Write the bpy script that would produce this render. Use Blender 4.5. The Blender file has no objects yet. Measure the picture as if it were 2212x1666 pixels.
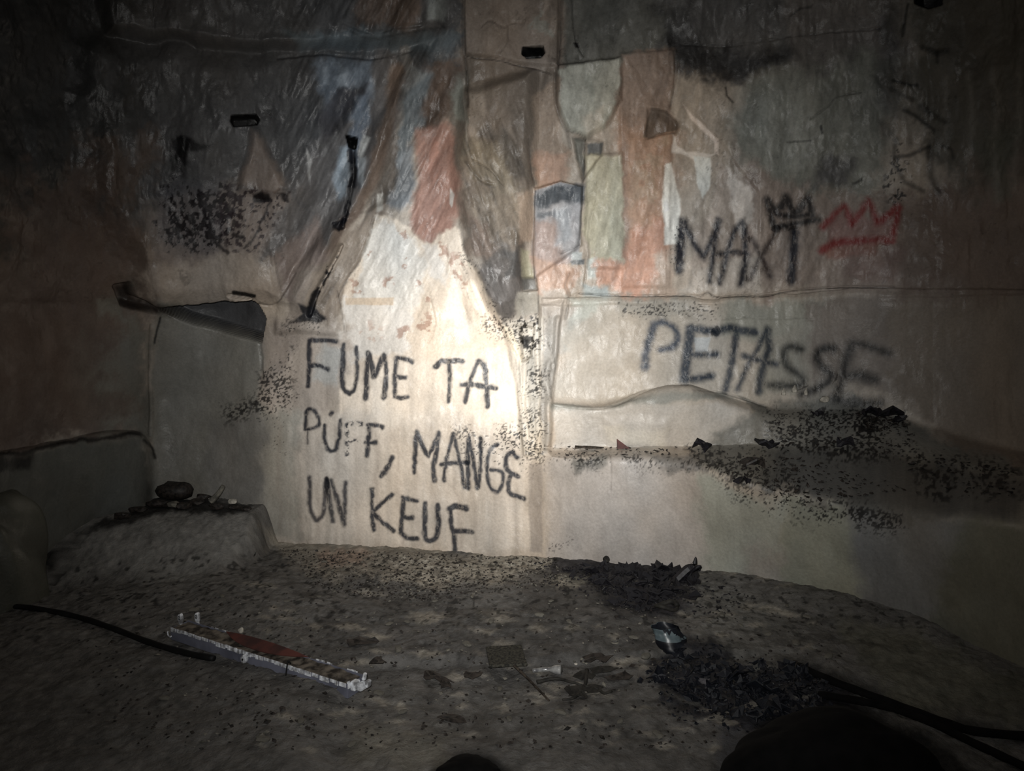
import bpy, math, random
import numpy as np
random.seed(7)
rng = np.random.default_rng(7)

# ------------------------------------------------------------------ camera, world, lamp, exposure
scene = bpy.context.scene
COL = scene.collection
F = 1600.0
PITCH = math.radians(5.0)
CAM = np.array([0.0, 0.0, 1.5])
cam_data = bpy.data.cameras.new('camera')
cam_data.sensor_width = 36.0
cam_data.lens = F / 2212.0 * 36.0
cam_data.clip_start = 0.02
cam = bpy.data.objects.new('camera', cam_data)
cam.location = CAM
cam.rotation_euler = (math.pi / 2 - PITCH, 0, 0)
COL.objects.link(cam)
scene.camera = cam

world = bpy.data.worlds.new('cave_dark')
scene.world = world
world.use_nodes = True
world.node_tree.nodes['Background'].inputs[0].default_value = (0.5, 0.55, 0.6, 1)
world.node_tree.nodes['Background'].inputs[1].default_value = 0.0

cs, sn = math.cos(PITCH), math.sin(PITCH)
FWD = np.array([0, cs, -sn]); UP = np.array([0, sn, cs])


def ray(px, py):
    return FWD + np.array([1.0, 0, 0]) * ((px - 1106) / F) + UP * ((833 - py) / F)


def at(px, py, Y):
    d = ray(px, py)
    return CAM + d * (Y / d[1])


def proj(P):
    R = P - CAM
    D = np.maximum(R @ FWD, 0.05)
    return 1106 + F * R[:, 0] / D, 833 - F * (R @ UP) / D


# hand torch held beside the camera, beam profile of a cheap reflector torch
torch = bpy.data.lights.new('torch', 'SPOT')
torch.energy = 1.0
torch.spot_size = math.radians(130)
torch.spot_blend = 0.6
torch.shadow_soft_size = 0.02
torch.use_nodes = True
nt = torch.node_tree
em = nt.nodes['Emission']
em.inputs[0].default_value = (1.0, 0.985, 0.955, 1)
tc = nt.nodes.new('ShaderNodeTexCoord')
sx = nt.nodes.new('ShaderNodeSeparateXYZ')
nt.links.new(tc.outputs['Normal'], sx.inputs[0])
ab = nt.nodes.new('ShaderNodeMath'); ab.operation = 'ABSOLUTE'
nt.links.new(sx.outputs['Z'], ab.inputs[0])
ac = nt.nodes.new('ShaderNodeMath'); ac.operation = 'ARCCOSINE'
nt.links.new(ab.outputs[0], ac.inputs[0])
rmp = nt.nodes.new('ShaderNodeValToRGB')
nt.links.new(ac.outputs[0], rmp.inputs[0])
PROFILE = [(0.0, 0.86), (0.07, 0.82), (0.14, 0.67), (0.21, 0.51), (0.28, 0.36), (0.36, 0.22),
           (0.45, 0.122), (0.55, 0.062), (0.66, 0.030), (0.80, 0.011), (1.0, 0.002)]
cr = rmp.color_ramp
while len(cr.elements) > 1:
    cr.elements.remove(cr.elements[-1])
for i, (a, v) in enumerate(PROFILE):
    e = cr.elements[0] if i == 0 else cr.elements.new(a)
    e.position = a
    e.color = (v, v, v, 1)
mu = nt.nodes.new('ShaderNodeMath'); mu.operation = 'MULTIPLY'
mu.inputs[1].default_value = 1780.0
nt.links.new(rmp.outputs[0], mu.inputs[0])
nt.links.new(mu.outputs[0], em.inputs[1])
lamp = bpy.data.objects.new('torch', torch)
lamp.location = (-0.06, 0.02, 1.62)
tgt = at(1095, 800, 4.7)
import mathutils
dv = mathutils.Vector(tgt) - mathutils.Vector(lamp.location)
lamp.rotation_euler = dv.to_track_quat('-Z', 'Y').to_euler()
COL.objects.link(lamp)

vs = scene.view_settings
vs.view_transform = 'Standard'
vs.look = 'None'
vs.gamma = 1.0
vs.use_curve_mapping = False
vs.exposure = 0.0


# ------------------------------------------------------------------ noise helpers
def _hash(ix, iy, seed):
    h = (ix.astype(np.int64) * 374761393 + iy.astype(np.int64) * 668265263 + seed * 1274126177) & 0xFFFFFFFF
    h = ((h ^ (h >> 13)) * 1274126177) & 0xFFFFFFFF
    h = (h ^ (h >> 16)) & 0xFFFFFF
    return h / float(0xFFFFFF)


def vnoise(x, y, seed=0):
    ix = np.floor(x); iy = np.floor(y)
    fx = x - ix; fy = y - iy
    fx = fx * fx * fx * (fx * (fx * 6 - 15) + 10)
    fy = fy * fy * fy * (fy * (fy * 6 - 15) + 10)
    ix = ix.astype(np.int64); iy = iy.astype(np.int64)
    a = _hash(ix, iy, seed); b = _hash(ix + 1, iy, seed)
    c = _hash(ix, iy + 1, seed); d = _hash(ix + 1, iy + 1, seed)
    return (a + (b - a) * fx + (c - a) * fy + (a - b - c + d) * fx * fy) * 2 - 1


def fbm(x, y, seed=0, oct=4, gain=0.5):
    s = 0; a = 1; n = 0
    for o in range(oct):
        s = s + a * vnoise(x * 2 ** o + 17.3 * o, y * 2 ** o - 9.1 * o, seed + o)
        n += a; a *= gain
    return s / n * 1.4


def ridged(x, y, seed=0, oct=4):
    s = 0; a = 1; n = 0
    for o in range(oct):
        s = s + a * (1 - 2 * np.abs(vnoise(x * 2 ** o + 7.7 * o, y * 2 ** o + 3.3 * o, seed + o)))
        n += a; a *= 0.5
    return s / n


def sstep(e0, e1, x):
    t = np.clip((x - e0) / (e1 - e0), 0, 1)
    return t * t * (3 - 2 * t)


def lin(c):
    c = np.asarray(c, float) / 255.0
    return np.where(c <= 0.04045, c / 12.92, ((c + 0.055) / 1.055) ** 2.4)


def seg_dist2(px, py, a, b):
    abx, aby = b[0] - a[0], b[1] - a[1]
    L = abx * abx + aby * aby + 1e-9
    t = np.clip(((px - a[0]) * abx + (py - a[1]) * aby) / L, 0, 1)
    dx = px - a[0] - t * abx; dy = py - a[1] - t * aby
    return dx * dx + dy * dy


def sd_line(px, py, pts):
    d = np.full(px.shape, 1e12)
    for a, b in zip(pts[:-1], pts[1:]):
        d = np.minimum(d, seg_dist2(px, py, a, b))
    return np.sqrt(d)


def sd_poly(px, py, pts):
    d = np.full(px.shape, 1e12); inside = np.zeros(px.shape, bool)
    n = len(pts)
    for i in range(n):
        a, b = pts[i], pts[(i + 1) % n]
        d = np.minimum(d, seg_dist2(px, py, a, b))
        if a[1] != b[1]:
            c = ((a[1] > py) != (b[1] > py)) & (px < (b[0] - a[0]) * (py - a[1]) / (b[1] - a[1]) + a[0])
            inside ^= c
    d = np.sqrt(d)
    return np.where(inside, -d, d)


def smooth_pts(pts, n=5):
    if len(pts) < 3:
        return pts
    P = np.array(pts, float); out = []
    for i in range(len(P) - 1):
        p0 = P[max(i - 1, 0)]; p1 = P[i]; p2 = P[i + 1]; p3 = P[min(i + 2, len(P) - 1)]
        for k in range(n):
            t = k / n
            out.append(tuple(0.5 * (2 * p1 + (p2 - p0) * t + (2 * p0 - 5 * p1 + 4 * p2 - p3) * t * t + (3 * p1 - p0 - 3 * p2 + p3) * t ** 3)))
    out.append(tuple(P[-1]))
    return out


def bbox_sel(px, py, pts, m):
    xs = [p[0] for p in pts]; ys = [p[1] for p in pts]
    return np.nonzero((px > min(xs) - m) & (px < max(xs) + m) & (py > min(ys) - m) & (py < max(ys) + m))[0]


class Canvas:
    """pigment and relief fields evaluated at surface points"""
    def __init__(s, px, py):
        s.px, s.py = px, py
        s.w1 = vnoise(px / 55, py / 55, 11); s.w2 = vnoise(px / 55, py / 55, 12)
        s.f1 = fbm(px / 18, py / 22, 13, 4, .6); s.f2 = fbm(px / 16, py / 18, 14, 4, .6)
        s.wild = 1.5; s.fine = 1.0
        s.col = None
        s.h = np.zeros(px.shape)

    def warped(s, i, w):
        return (s.px[i] + w * (s.w1[i] * 0.8 + s.f1[i] * 0.6 * s.fine), s.py[i] + w * (s.w2[i] * 0.8 + s.f2[i] * 0.6 * s.fine))

    def mask(s, pts, soft, warp, line=None):
        i = bbox_sel(s.px, s.py, pts, soft + 3 * warp + (line or 0) + 2)
        if len(i) == 0:
            return i, None
        x, y = s.warped(i, warp * (1.0 if (line is not None or soft < 7) else (s.wild if soft > 9 else 1.2)))
        d = (sd_line(x, y, pts) - line / 2) if line is not None else sd_poly(x, y, pts)
        return i, 1 - sstep(-soft / 2, soft / 2, d)

    def paint(s, pts, c, a=1.0, soft=12, warp=9, line=None, noise=None):
        i, m = s.mask(pts, soft, warp, line)
        if m is None:
            return
        if noise is not None:          # (scale_px, threshold, aspect)
            sc, th, asp = noise
            n = fbm(s.px[i] / sc, s.py[i] / (sc * asp), 31, 3) + .45 * s.w1[i]
            m = m * sstep(th, th + 0.2, n + (m - 0.8) * 0.7)
        m = (m * a)[:, None]
        cl = lin(c); cl = cl * 0.66 + cl.mean() * 0.34
        s.col[i] = s.col[i] * (1 - m) + cl * m

    def relief(s, pts, h, soft=12, warp=4, line=None):
        i, m = s.mask(pts, soft, warp, line)
        if m is not None:
            s.h[i] += m * h


# ------------------------------------------------------------------ graffiti strokes (photo coordinates measured from two enlargements)
def A(p):
    return [(640 + x / 3.333, 710 + y / 3.333) for x, y in p]


def B(p):
    return [(1360 + x / 3.332, 400 + y / 3.332) for x, y in p]


INK = (22, 28, 40)
BLUE = (36, 46, 58)
LETTERS = []   # (word, letter description, [(pts,width)], soft, colour, alpha)


def letter(word, ch, fn, strokes, soft, colr=INK, alpha=0.94, break_=0.0):
    k_ = 1.05 if fn is A else 1.2
    LETTERS.append((word, ch, [(smooth_pts(fn(p)), w / 3.333 * k_) for p, w in strokes], soft, colr, alpha, break_))


S1 = 5
letter('FUME', 'F', A, [([(95, 85), (92, 200), (90, 300), (88, 415)], 28), ([(95, 85), (180, 85), (290, 92)], 30), ([(95, 270), (150, 265), (230, 292)], 30)], S1)
letter('FUME', 'U', A, [([(340, 120), (335, 250), (330, 380), (345, 440), (380, 465)], 32), ([(380, 465), (410, 445), (435, 370), (438, 250), (432, 130)], 24)], S1)
letter('FUME', 'M', A, [([(500, 505), (508, 340), (515, 175)], 34), ([(515, 175), (545, 270), (560, 345)], 34), ([(560, 345), (600, 260), (635, 190)], 34), ([(635, 190), (648, 330), (630, 500)], 34)], S1)
letter('FUME', 'E', A, [([(720, 210), (712, 350), (708, 485)], 28), ([(720, 210), (780, 218), (835, 240)], 28), ([(712, 345), (785, 355)], 30), ([(708, 485), (750, 500), (800, 490)], 28)], S1)
letter('TA', 'T', A, [([(1005, 275), (1040, 238), (1110, 232), (1195, 235)], 34), ([(1100, 250), (1105, 380), (1098, 525)], 27)], S1)
letter('TA', 'A', A, [([(1215, 530), (1235, 440), (1270, 330), (1310, 240)], 28), ([(1310, 240), (1352, 265), (1370, 400), (1380, 560)], 34), ([(1195, 405), (1260, 400), (1340, 415), (1435, 430)], 36)], S1)
letter('PUFF', 'P', A, [([(75, 590), (68, 650), (66, 720)], 20), ([(75, 590), (115, 578), (150, 620), (165, 670), (150, 705), (110, 718), (66, 725)], 22), ([(82, 740), (78, 830)], 5)], S1)
letter('PUFF', 'dotted U', A, [([(205, 700), (205, 800), (225, 865), (255, 885), (290, 855), (310, 760), (318, 660)], 24), ([(246, 622), (258, 606)], 24)], S1)
letter('PUFF', 'broken F', A, [([(365, 690), (362, 800), (360, 910)], 24), ([(365, 690), (420, 685), (480, 685)], 24), ([(362, 805), (430, 810)], 24)], S1, INK, 0.94, 0.22)
letter('PUFF', 'second F', A, [([(530, 695), (520, 800), (508, 920)], 28), ([(520, 695), (570, 695), (620, 712)], 28), ([(500, 820), (575, 820)], 26)], S1)
letter('PUFF', 'comma', A, [([(690, 930), (665, 990), (612, 1062)], 34)], S1)
letter('MANGE', 'M', A, [([(850, 1035), (855, 880), (870, 745)], 28), ([(870, 745), (900, 830), (945, 912)], 30), ([(945, 912), (990, 840), (1025, 750)], 26), ([(1025, 750), (1005, 900), (985, 1000), (995, 1095)], 30)], S1)
letter('MANGE', 'A', A, [([(1065, 1100), (1080, 950), (1130, 760)], 24), ([(1130, 760), (1160, 880), (1185, 1000), (1210, 1145)], 25), ([(1045, 975), (1130, 968), (1230, 968)], 28)], S1)
letter('MANGE', 'N', A, [([(1240, 790), (1235, 960), (1240, 1150)], 32), ([(1240, 790), (1275, 960), (1305, 1150)], 27), ([(1305, 1150), (1325, 1000), (1325, 790)], 27)], S1)
letter('MANGE', 'G', A, [([(1450, 835), (1400, 870), (1375, 980), (1385, 1110), (1420, 1170), (1460, 1165), (1490, 1090), (1480, 1030), (1400, 1015)], 25)], S1)
letter('MANGE', 'rounded E', A, [([(1590, 930), (1552, 892), (1515, 930), (1522, 1020), (1600, 1068)], 32), ([(1545, 1060), (1525, 1120), (1545, 1190), (1640, 1225)], 30)], S1)
letter('UN', 'U', A, [([(96, 1075), (100, 1280), (130, 1365), (160, 1378), (195, 1330), (205, 1200), (215, 1085)], 28)], S1 + 1, (40, 40, 48), 0.88)
letter('UN', 'N', A, [([(222, 1085), (240, 1220), (265, 1390)], 30), ([(250, 1090), (300, 1250), (340, 1400)], 30), ([(353, 1105), (350, 1260), (345, 1410)], 28)], S1 + 1, (36, 38, 46), 0.9)
letter('KEUF', 'K', A, [([(543, 1155), (546, 1310), (555, 1450)], 28), ([(690, 1195), (620, 1260), (545, 1320)], 29), ([(545, 1320), (620, 1390), (700, 1455)], 29)], S1)
letter('KEUF', 'E', A, [([(770, 1220), (765, 1350), (750, 1470)], 30), ([(770, 1222), (870, 1240)], 28), ([(765, 1360), (840, 1362)], 30), ([(750, 1470), (800, 1508), (870, 1515)], 32)], S1)
letter('KEUF', 'U', A, [([(930, 1260), (925, 1400), (930, 1500), (965, 1525), (1010, 1490), (1022, 1380), (1015, 1275)], 34)], S1)
letter('KEUF', 'F', A, [([(1110, 1290), (1115, 1400), (1135, 1480), (1140, 1595)], 30), ([(1105, 1300), (1150, 1278), (1225, 1295)], 40), ([(1130, 1460), (1200, 1455), (1262, 1465)], 34)], S1)
S2 = 11
letter('MAXI', 'M', B, [([(385, 265), (370, 400), (354, 610)], 52), ([(400, 290), (470, 430), (535, 518)], 36), ([(535, 518), (600, 380), (640, 255)], 36), ([(640, 255), (602, 480), (575, 690)], 30)], S2)
letter('MAXI', 'A', B, [([(810, 265), (760, 330), (720, 430), (685, 560), (650, 705)], 32), ([(810, 265), (832, 400), (828, 550), (800, 710)], 38), ([(650, 498), (740, 485), (850, 495)], 30)], S2)
letter('MAXI', 'X', B, [([(880, 390), (950, 520), (1010, 650)], 32), ([(1060, 310), (1000, 430), (940, 520), (862, 680)], 30)], S2, (44, 34, 34), 0.85)
letter('MAXI', 'I', B, [([(1185, 340), (1180, 500), (1160, 690)], 52)], S2)
letter('MAXI', 'crown', B, [([(990, 105), (1040, 290), (1100, 295), (1180, 285), (1260, 265), (1350, 245)], 40), ([(990, 105), (1060, 190), (1125, 90)], 48), ([(1125, 90), (1190, 200), (1285, 95)], 46), ([(1285, 95), (1320, 250)], 38), ([(1060, 210), (1180, 225), (1290, 210)], 40)], S2, (28, 29, 32), 0.9)
RED = (128, 22, 26)
letter('red crown', 'crown', B, [([(1385, 470), (1480, 420), (1600, 405), (1780, 395), (1890, 400)], 40), ([(1890, 400), (1915, 280), (1935, 160)], 36), ([(1935, 160), (1850, 230), (1790, 270)], 36), ([(1790, 270), (1750, 190), (1720, 112)], 34), ([(1720, 112), (1660, 200), (1600, 280)], 34), ([(1600, 280), (1570, 200), (1545, 150)], 34), ([(1545, 150), (1480, 210), (1392, 300)], 36)], S2, RED, 0.8)
letter('PETASSE', 'P', B, [([(175, 1010), (140, 1120), (115, 1230), (110, 1310)], 46), ([(175, 1000), (250, 990), (330, 1040), (345, 1110), (300, 1170), (220, 1185)], 34)], S2, (36, 52, 72), 0.88)
letter('PETASSE', 'E', B, [([(440, 1035), (420, 1200), (390, 1400)], 56), ([(430, 1030), (550, 1045), (620, 1050)], 44), ([(430, 1220), (520, 1220), (630, 1220)], 36), ([(390, 1400), (480, 1395), (590, 1375)], 38)], S2, (24, 40, 56), 0.93)
letter('PETASSE', 'T', B, [([(625, 1062), (700, 1030), (800, 1045), (900, 1060)], 46), ([(770, 1060), (750, 1200), (720, 1350), (690, 1470)], 38)], S2, BLUE, 0.93)
letter('PETASSE', 'A', B, [([(990, 1040), (920, 1180), (850, 1300), (780, 1470)], 30), ([(990, 1040), (1000, 1180), (960, 1300), (930, 1490)], 40), ([(820, 1230), (900, 1250), (1050, 1290)], 34)], S2, BLUE, 0.9)
letter('PETASSE', 'first S', B, [([(1230, 1180), (1160, 1165), (1105, 1210), (1130, 1300), (1220, 1370), (1250, 1425), (1190, 1442), (1100, 1445), (1010, 1440)], 38)], S2 + 4, (30, 34, 36), 0.88)
letter('PETASSE', 'second S', B, [([(1470, 1180), (1390, 1180), (1345, 1240), (1390, 1310), (1450, 1370), (1410, 1430), (1330, 1472), (1240, 1505)], 44)], S2 + 5, (28, 30, 32), 0.92)
letter('PETASSE', 'last E', B, [([(1600, 1150), (1560, 1260), (1530, 1400), (1480, 1530)], 52), ([(1600, 1140), (1700, 1155), (1860, 1210)], 38), ([(1540, 1380), (1640, 1370), (1760, 1400)], 56), ([(1470, 1530), (1600, 1570), (1800, 1570)], 60)], S2 + 8, (30, 31, 32), 0.88)


def letter_alpha(L, px, py):
    word, ch, strokes, soft, c, a, brk = L
    al = np.zeros(px.shape)
    jx = px + 1.6 * vnoise(px / 9, py / 9, 51); jy = py + 1.6 * vnoise(px / 9, py / 9, 52)
    for pts, w in strokes:
        i = bbox_sel(px, py, pts, w + soft * 1.6)
        if len(i):
            d = sd_line(jx[i], jy[i], pts) - w / 2
            m = 1 - sstep(-soft * 0.55, soft * 0.75, d)
            al[i] = np.maximum(al[i], m)
    k = np.nonzero(al > 0)[0]
    if len(k):
        n = fbm(px[k] / 5.0, py[k] / 7.0, 77, 3)
        al[k] *= 1 - (0.22 + .4 * brk) * sstep(0.15 - brk, 0.75 - brk, n)
        if brk:
            al[k] *= 1 - 0.9 * sstep(-0.1, 0.2, fbm(px[k] / 6.5, py[k] / 6.5, 78, 2))
    return al * a


# ------------------------------------------------------------------ rock wall pigments
def wall_paint(px, py, s, t, base_px=None, base_py=None):
    C = Canvas(px, py)
    N = len(px)
    base = np.tile(lin((176, 165, 152)), (N, 1))
    C.col = base
    p = C.paint
    # whole-wall zones
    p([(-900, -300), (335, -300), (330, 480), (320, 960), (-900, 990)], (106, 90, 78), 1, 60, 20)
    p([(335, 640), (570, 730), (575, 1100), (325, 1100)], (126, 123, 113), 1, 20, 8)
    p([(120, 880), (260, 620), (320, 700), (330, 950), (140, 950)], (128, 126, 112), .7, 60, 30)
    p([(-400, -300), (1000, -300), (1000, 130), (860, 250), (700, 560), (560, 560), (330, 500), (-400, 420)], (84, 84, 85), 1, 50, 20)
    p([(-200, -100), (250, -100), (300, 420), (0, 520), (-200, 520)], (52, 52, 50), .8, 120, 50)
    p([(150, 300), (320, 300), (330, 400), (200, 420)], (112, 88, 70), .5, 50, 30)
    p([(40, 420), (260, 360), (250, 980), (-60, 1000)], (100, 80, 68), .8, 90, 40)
    p([(310, 460), (440, 410), (640, 430), (640, 560), (590, 660), (340, 640)], (136, 122, 112), 1, 50, 15)
    p([(340, 560), (570, 540), (615, 620), (580, 660), (350, 650)], (172, 156, 138), .8, 30, 12)
    p([(250, 610), (290, 600), (300, 700), (330, 900), (290, 960), (260, 760)], (100, 100, 92), .5, 40, 20)
    # top
    p([(995, -300), (1480, -300), (1480, 160), (1300, 200), (1000, 200)], (146, 129, 113), 1, 20, 8)
    p([(1210, -300), (1700, -300), (1700, 150), (1330, 140), (1215, 165)], (112, 110, 100), 1, 20, 8)
    p([(760, -300), (905, -300), (905, 55), (760, 60)], (120, 100, 86), .8, 25, 10)
    p([(925, -100), (965, -100), (960, 50), (925, 45)], (150, 160, 160), .8, 14, 5)
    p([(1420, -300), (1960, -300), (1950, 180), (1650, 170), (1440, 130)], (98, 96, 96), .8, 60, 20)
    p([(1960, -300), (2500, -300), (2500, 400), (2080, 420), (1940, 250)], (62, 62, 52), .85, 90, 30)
    p([(1590, 170), (1940, 110), (1920, 330), (1900, 430), (1640, 440), (1600, 300)], (138, 138, 124), 1, 60, 22)
    p([(1640, 240), (1760, 190), (1750, 330), (1660, 420)], (160, 160, 146), .7, 50, 18)
    p([(1600, 300), (1660, 400), (2300, 430), (2300, 640), (1600, 640)], (158, 138, 122), 1, 40, 18)
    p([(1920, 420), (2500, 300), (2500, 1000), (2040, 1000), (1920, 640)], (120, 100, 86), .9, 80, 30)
    p([(1900, 640), (2300, 640), (2300, 1000), (2060, 960), (1900, 830)], (134, 118, 100), 1, 60, 20)
    p([(2120, 280), (2200, 280), (2190, 440), (2130, 440)], (96, 100, 86), .6, 40, 15)
    # streaks on the upper wall
    for k in range(46):
        x = 1000 + k * 27 + rng_u(k) * 20
        y0 = 80 + rng_u(k + 50) * 120; y1 = y0 + 120 + rng_u(k + 90) * 300
        c = (100, 94, 88) if k % 2 else (186, 178, 164)
        p([(x, y0), (x + 8 * rng_u(k + 7), y1)], c, .22, 22, 8, line=6)
    # centre upper
    p([(1000, 110), (1200, 150), (1205, 300), (1150, 400), (1140, 560), (1120, 640), (1000, 520), (985, 380), (960, 250)], (128, 113, 97), 1, 25, 12)
    p([(905, 150), (995, 135), (985, 230), (930, 290), (900, 330)], (112, 90, 74), 1, 22, 12)
    p([(975, 155), (1010, 150), (1015, 320), (985, 380), (970, 260)], (118, 112, 100), .8, 16, 8)
    p([(980, 165), (1005, 200), (1010, 270), (985, 260)], (142, 150, 140), .7, 14, 8)
    p([(1015, 180), (1045, 178), (1048, 290), (1015, 300)], (160, 144, 126), .8, 10, 5)
    p([(1050, 280), (1110, 290), (1150, 390), (1100, 390)], (96, 88, 78), .75, 40, 14)
    p([(1010, 300), (1070, 320), (1140, 440), (1090, 470), (1010, 380)], (152, 137, 110), .7, 30, 12)
    p([(1000, 170), (1012, 340)], (200, 192, 178), .4, 4, 2, line=3)
    p([(1030, 400), (1130, 430), (1140, 520), (1060, 540), (1000, 480)], (142, 124, 102), .8, 30, 12)
    p([(1000, 440), (1060, 500), (1080, 560), (1020, 540)], (134, 110, 92), .8, 20, 12)
    p([(1008, 530), (1030, 575), (1062, 545), (1078, 520), (1100, 550), (1118, 540), (1128, 620), (1105, 680), (1085, 695), (1055, 640), (1030, 600)], (108, 100, 93), .95, 22, 12)
    p([(1030, 590), (1075, 565), (1124, 580), (1126, 620), (1105, 680), (1085, 695), (1055, 640)], (106, 98, 92), .9, 8, 4)
    p([(1080, 540), (1118, 550), (1122, 590), (1095, 600)], (84, 82, 80), .7, 16, 8)
    p([(1120, 420), (1155, 410), (1158, 520), (1120, 530)], (180, 152, 124), .9, 12, 6)
    p([(1125, 540), (1150, 545), (1152, 600), (1128, 605)], (176, 168, 132), 1, 8, 4)
    p([(1125, 600), (1155, 600), (1158, 625), (1130, 628)], (108, 108, 104), .9, 6, 4)
    p([(1115, 630), (1160, 628), (1160, 680), (1110, 685)], (168, 158, 140), 1, 10, 5)
    # grey green lobe, brown columns
    p([(1202, 150), (1335, 130), (1342, 220), (1310, 275), (1266, 300), (1228, 285), (1205, 230)], (176, 174, 156), 1, 10, 6)
    p([(1255, 250), (1310, 230), (1300, 285), (1266, 298)], (198, 184, 160), .7, 14, 5)
    p([(1262, 170), (1280, 168), (1285, 260)], (158, 160, 144), .6, 10, 5)
    p([(1150, 200), (1205, 170), (1215, 300), (1235, 330), (1225, 400), (1160, 410), (1155, 320)], (164, 140, 116), 1, 12, 6)
    p([(1160, 330), (1222, 330), (1220, 395), (1160, 405)], (190, 144, 112), .8, 16, 8)
    p([(1236, 300), (1262, 300), (1262, 340), (1256, 390), (1245, 350)], (104, 104, 94), .9, 8, 5)
    p([(1268, 312), (1305, 305), (1302, 335), (1270, 336)], (84, 90, 92), .9, 6, 4)
    p([(1338, 125), (1462, 110), (1455, 250), (1445, 600), (1345, 605), (1340, 300)], (156, 130, 110), 1, 14, 8)
    p([(1345, 260), (1450, 280), (1445, 600), (1350, 600)], (190, 144, 108), .9, 60, 14)
    p([(1355, 480), (1430, 470), (1440, 640), (1340, 640)], (206, 142, 106), .85, 30, 14)
    p([(1345, 250), (1358, 250), (1356, 560), (1344, 560)], (160, 128, 106), .5, 8, 5)
    p([(1370, 330), (1430, 300), (1430, 430), (1375, 440)], (188, 160, 128), .6, 30, 18, noise=(18, -.1, 1))
    p([(1262, 335), (1342, 330), (1346, 560), (1270, 570), (1258, 420)], (194, 184, 148), 1, 10, 5)
    p([(1310, 340), (1342, 335), (1346, 560), (1320, 560)], (186, 184, 158), .5, 14, 5)
    p([(1268, 560), (1290, 555), (1288, 600), (1268, 600)], (196, 206, 200), .8, 8, 4)
    p([(1275, 560), (1440, 565), (1470, 640), (1350, 650), (1290, 600)], (214, 150, 112), .9, 16, 12)
    p([(1420, 560), (1640, 600), (1640, 645), (1400, 650)], (196, 176, 152), .8, 25, 12)
    # blue-grey block
    p([(1155, 412), (1212, 392), (1256, 405), (1256, 500), (1248, 560), (1215, 575), (1225, 600), (1155, 600)], (168, 168, 172), 1, 5, 2)
    p([(1157, 415), (1212, 394), (1254, 402), (1254, 440), (1210, 438), (1160, 448)], (84, 92, 100), 1, 12, 7)
    p([(1160, 455), (1220, 457), (1205, 472), (1162, 468)], (112, 118, 126), .9, 8, 5)
    p([(1155, 480), (1195, 480), (1215, 540), (1235, 560), (1220, 600), (1155, 600)], (186, 156, 142), .85, 22, 8)
    p([(1195, 455), (1225, 450), (1230, 520), (1200, 530)], (172, 182, 192), .7, 18, 6)
    p([(1155, 560), (1255, 575), (1225, 640), (1160, 640)], (206, 164, 136), .9, 12, 8)
    p([(1170, 625), (1225, 620), (1225, 670), (1180, 680), (1165, 660)], (190, 176, 160), .9, 12, 6)
    p([(1236, 545), (1256, 545), (1256, 565), (1236, 562)], (186, 196, 196), .9, 5, 2)
    p([(1232, 564), (1262, 560), (1262, 572), (1236, 572)], (96, 106, 112), .9, 4, 2)
    p([(1255, 610), (1310, 620), (1320, 650), (1255, 640)], (160, 178, 180), .8, 12, 6)
    p([(1225, 640), (1320, 650), (1310, 700), (1230, 700)], (186, 194, 184), .8, 20, 8)
    p([(1210, 700), (1300, 700), (1290, 745), (1205, 750)], (158, 168, 164), .8, 20, 10)
    p([(1165, 670), (1240, 660), (1215, 760), (1165, 740)], (170, 158, 144), .9, 14, 8)
    # left centre: reddish plaster, blue streaks, brown ridge
    p([(760, 130), (900, 120), (905, 160), (830, 330), (740, 500), (700, 560), (560, 560), (640, 400), (700, 250)], (104, 100, 98), 1, 35, 14)
    p([(620, 60), (990, 80), (960, 125), (880, 115), (640, 110)], (100, 116, 124), .8, 30, 10)
    p([(680, 135), (800, 130), (810, 190), (790, 260), (700, 260), (690, 190)], (118, 132, 146), .9, 24, 10)
    p([(700, 145), (712, 145), (712, 180), (700, 180)], (160, 174, 186), .7, 10, 4)
    p([(735, 140), (750, 145), (748, 185), (730, 190)], (160, 174, 186), .7, 10, 4)
    p([(725, 190), (790, 180), (800, 210), (700, 300), (680, 260)], (60, 58, 64), .9, 24, 8)
    p([(770, 210), (800, 200), (790, 300), (770, 400), (750, 330)], (100, 116, 134), .8, 18, 8)
    p([(735, 315), (755, 320), (748, 420), (735, 430), (722, 400)], (150, 166, 178), .85, 14, 5)
    p([(785, 290), (800, 300), (780, 350), (775, 330)], (184, 186, 182), .8, 8, 3)
    p([(775, 345), (790, 340), (780, 400), (772, 390)], (160, 168, 172), .8, 8, 3)
    p([(900, 150), (925, 160), (915, 260), (880, 330), (850, 420), (830, 480), (850, 330), (870, 250)], (104, 116, 122), .95, 20, 8)
    p([(880, 130), (910, 160), (880, 200), (865, 190)], (146, 150, 148), .6, 14, 8)
    p([(868, 105), (895, 105), (885, 155), (868, 155)], (140, 134, 126), .6, 10, 8)
    p([(835, 290), (860, 290), (855, 420), (830, 470), (790, 490), (810, 400)], (100, 90, 80), .8, 18, 8)
    p([(860, 150), (845, 240), (820, 320), (800, 400), (750, 480), (700, 560), (650, 640)], (122, 100, 82), .95, 16, 8, line=26)
    p([(860, 340), (895, 310), (890, 430), (860, 460), (840, 450)], (130, 140, 148), .9, 20, 8)
    p([(900, 280), (960, 262), (985, 300), (990, 440), (975, 500), (930, 535), (885, 500), (880, 460), (905, 380)], (176, 126, 104), 1, 20, 8)
    p([(920, 290), (960, 280), (955, 380), (930, 380)], (196, 132, 106), .6, 20, 10, noise=(20, -.1, 1.6))
    p([(972, 405), (982, 420), (976, 448), (971, 440)], (212, 204, 192), .9, 3, 1)
    p([(690, 560), (830, 440), (840, 470), (760, 620), (720, 700), (640, 690)], (150, 132, 112), 1, 14, 8)
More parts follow.
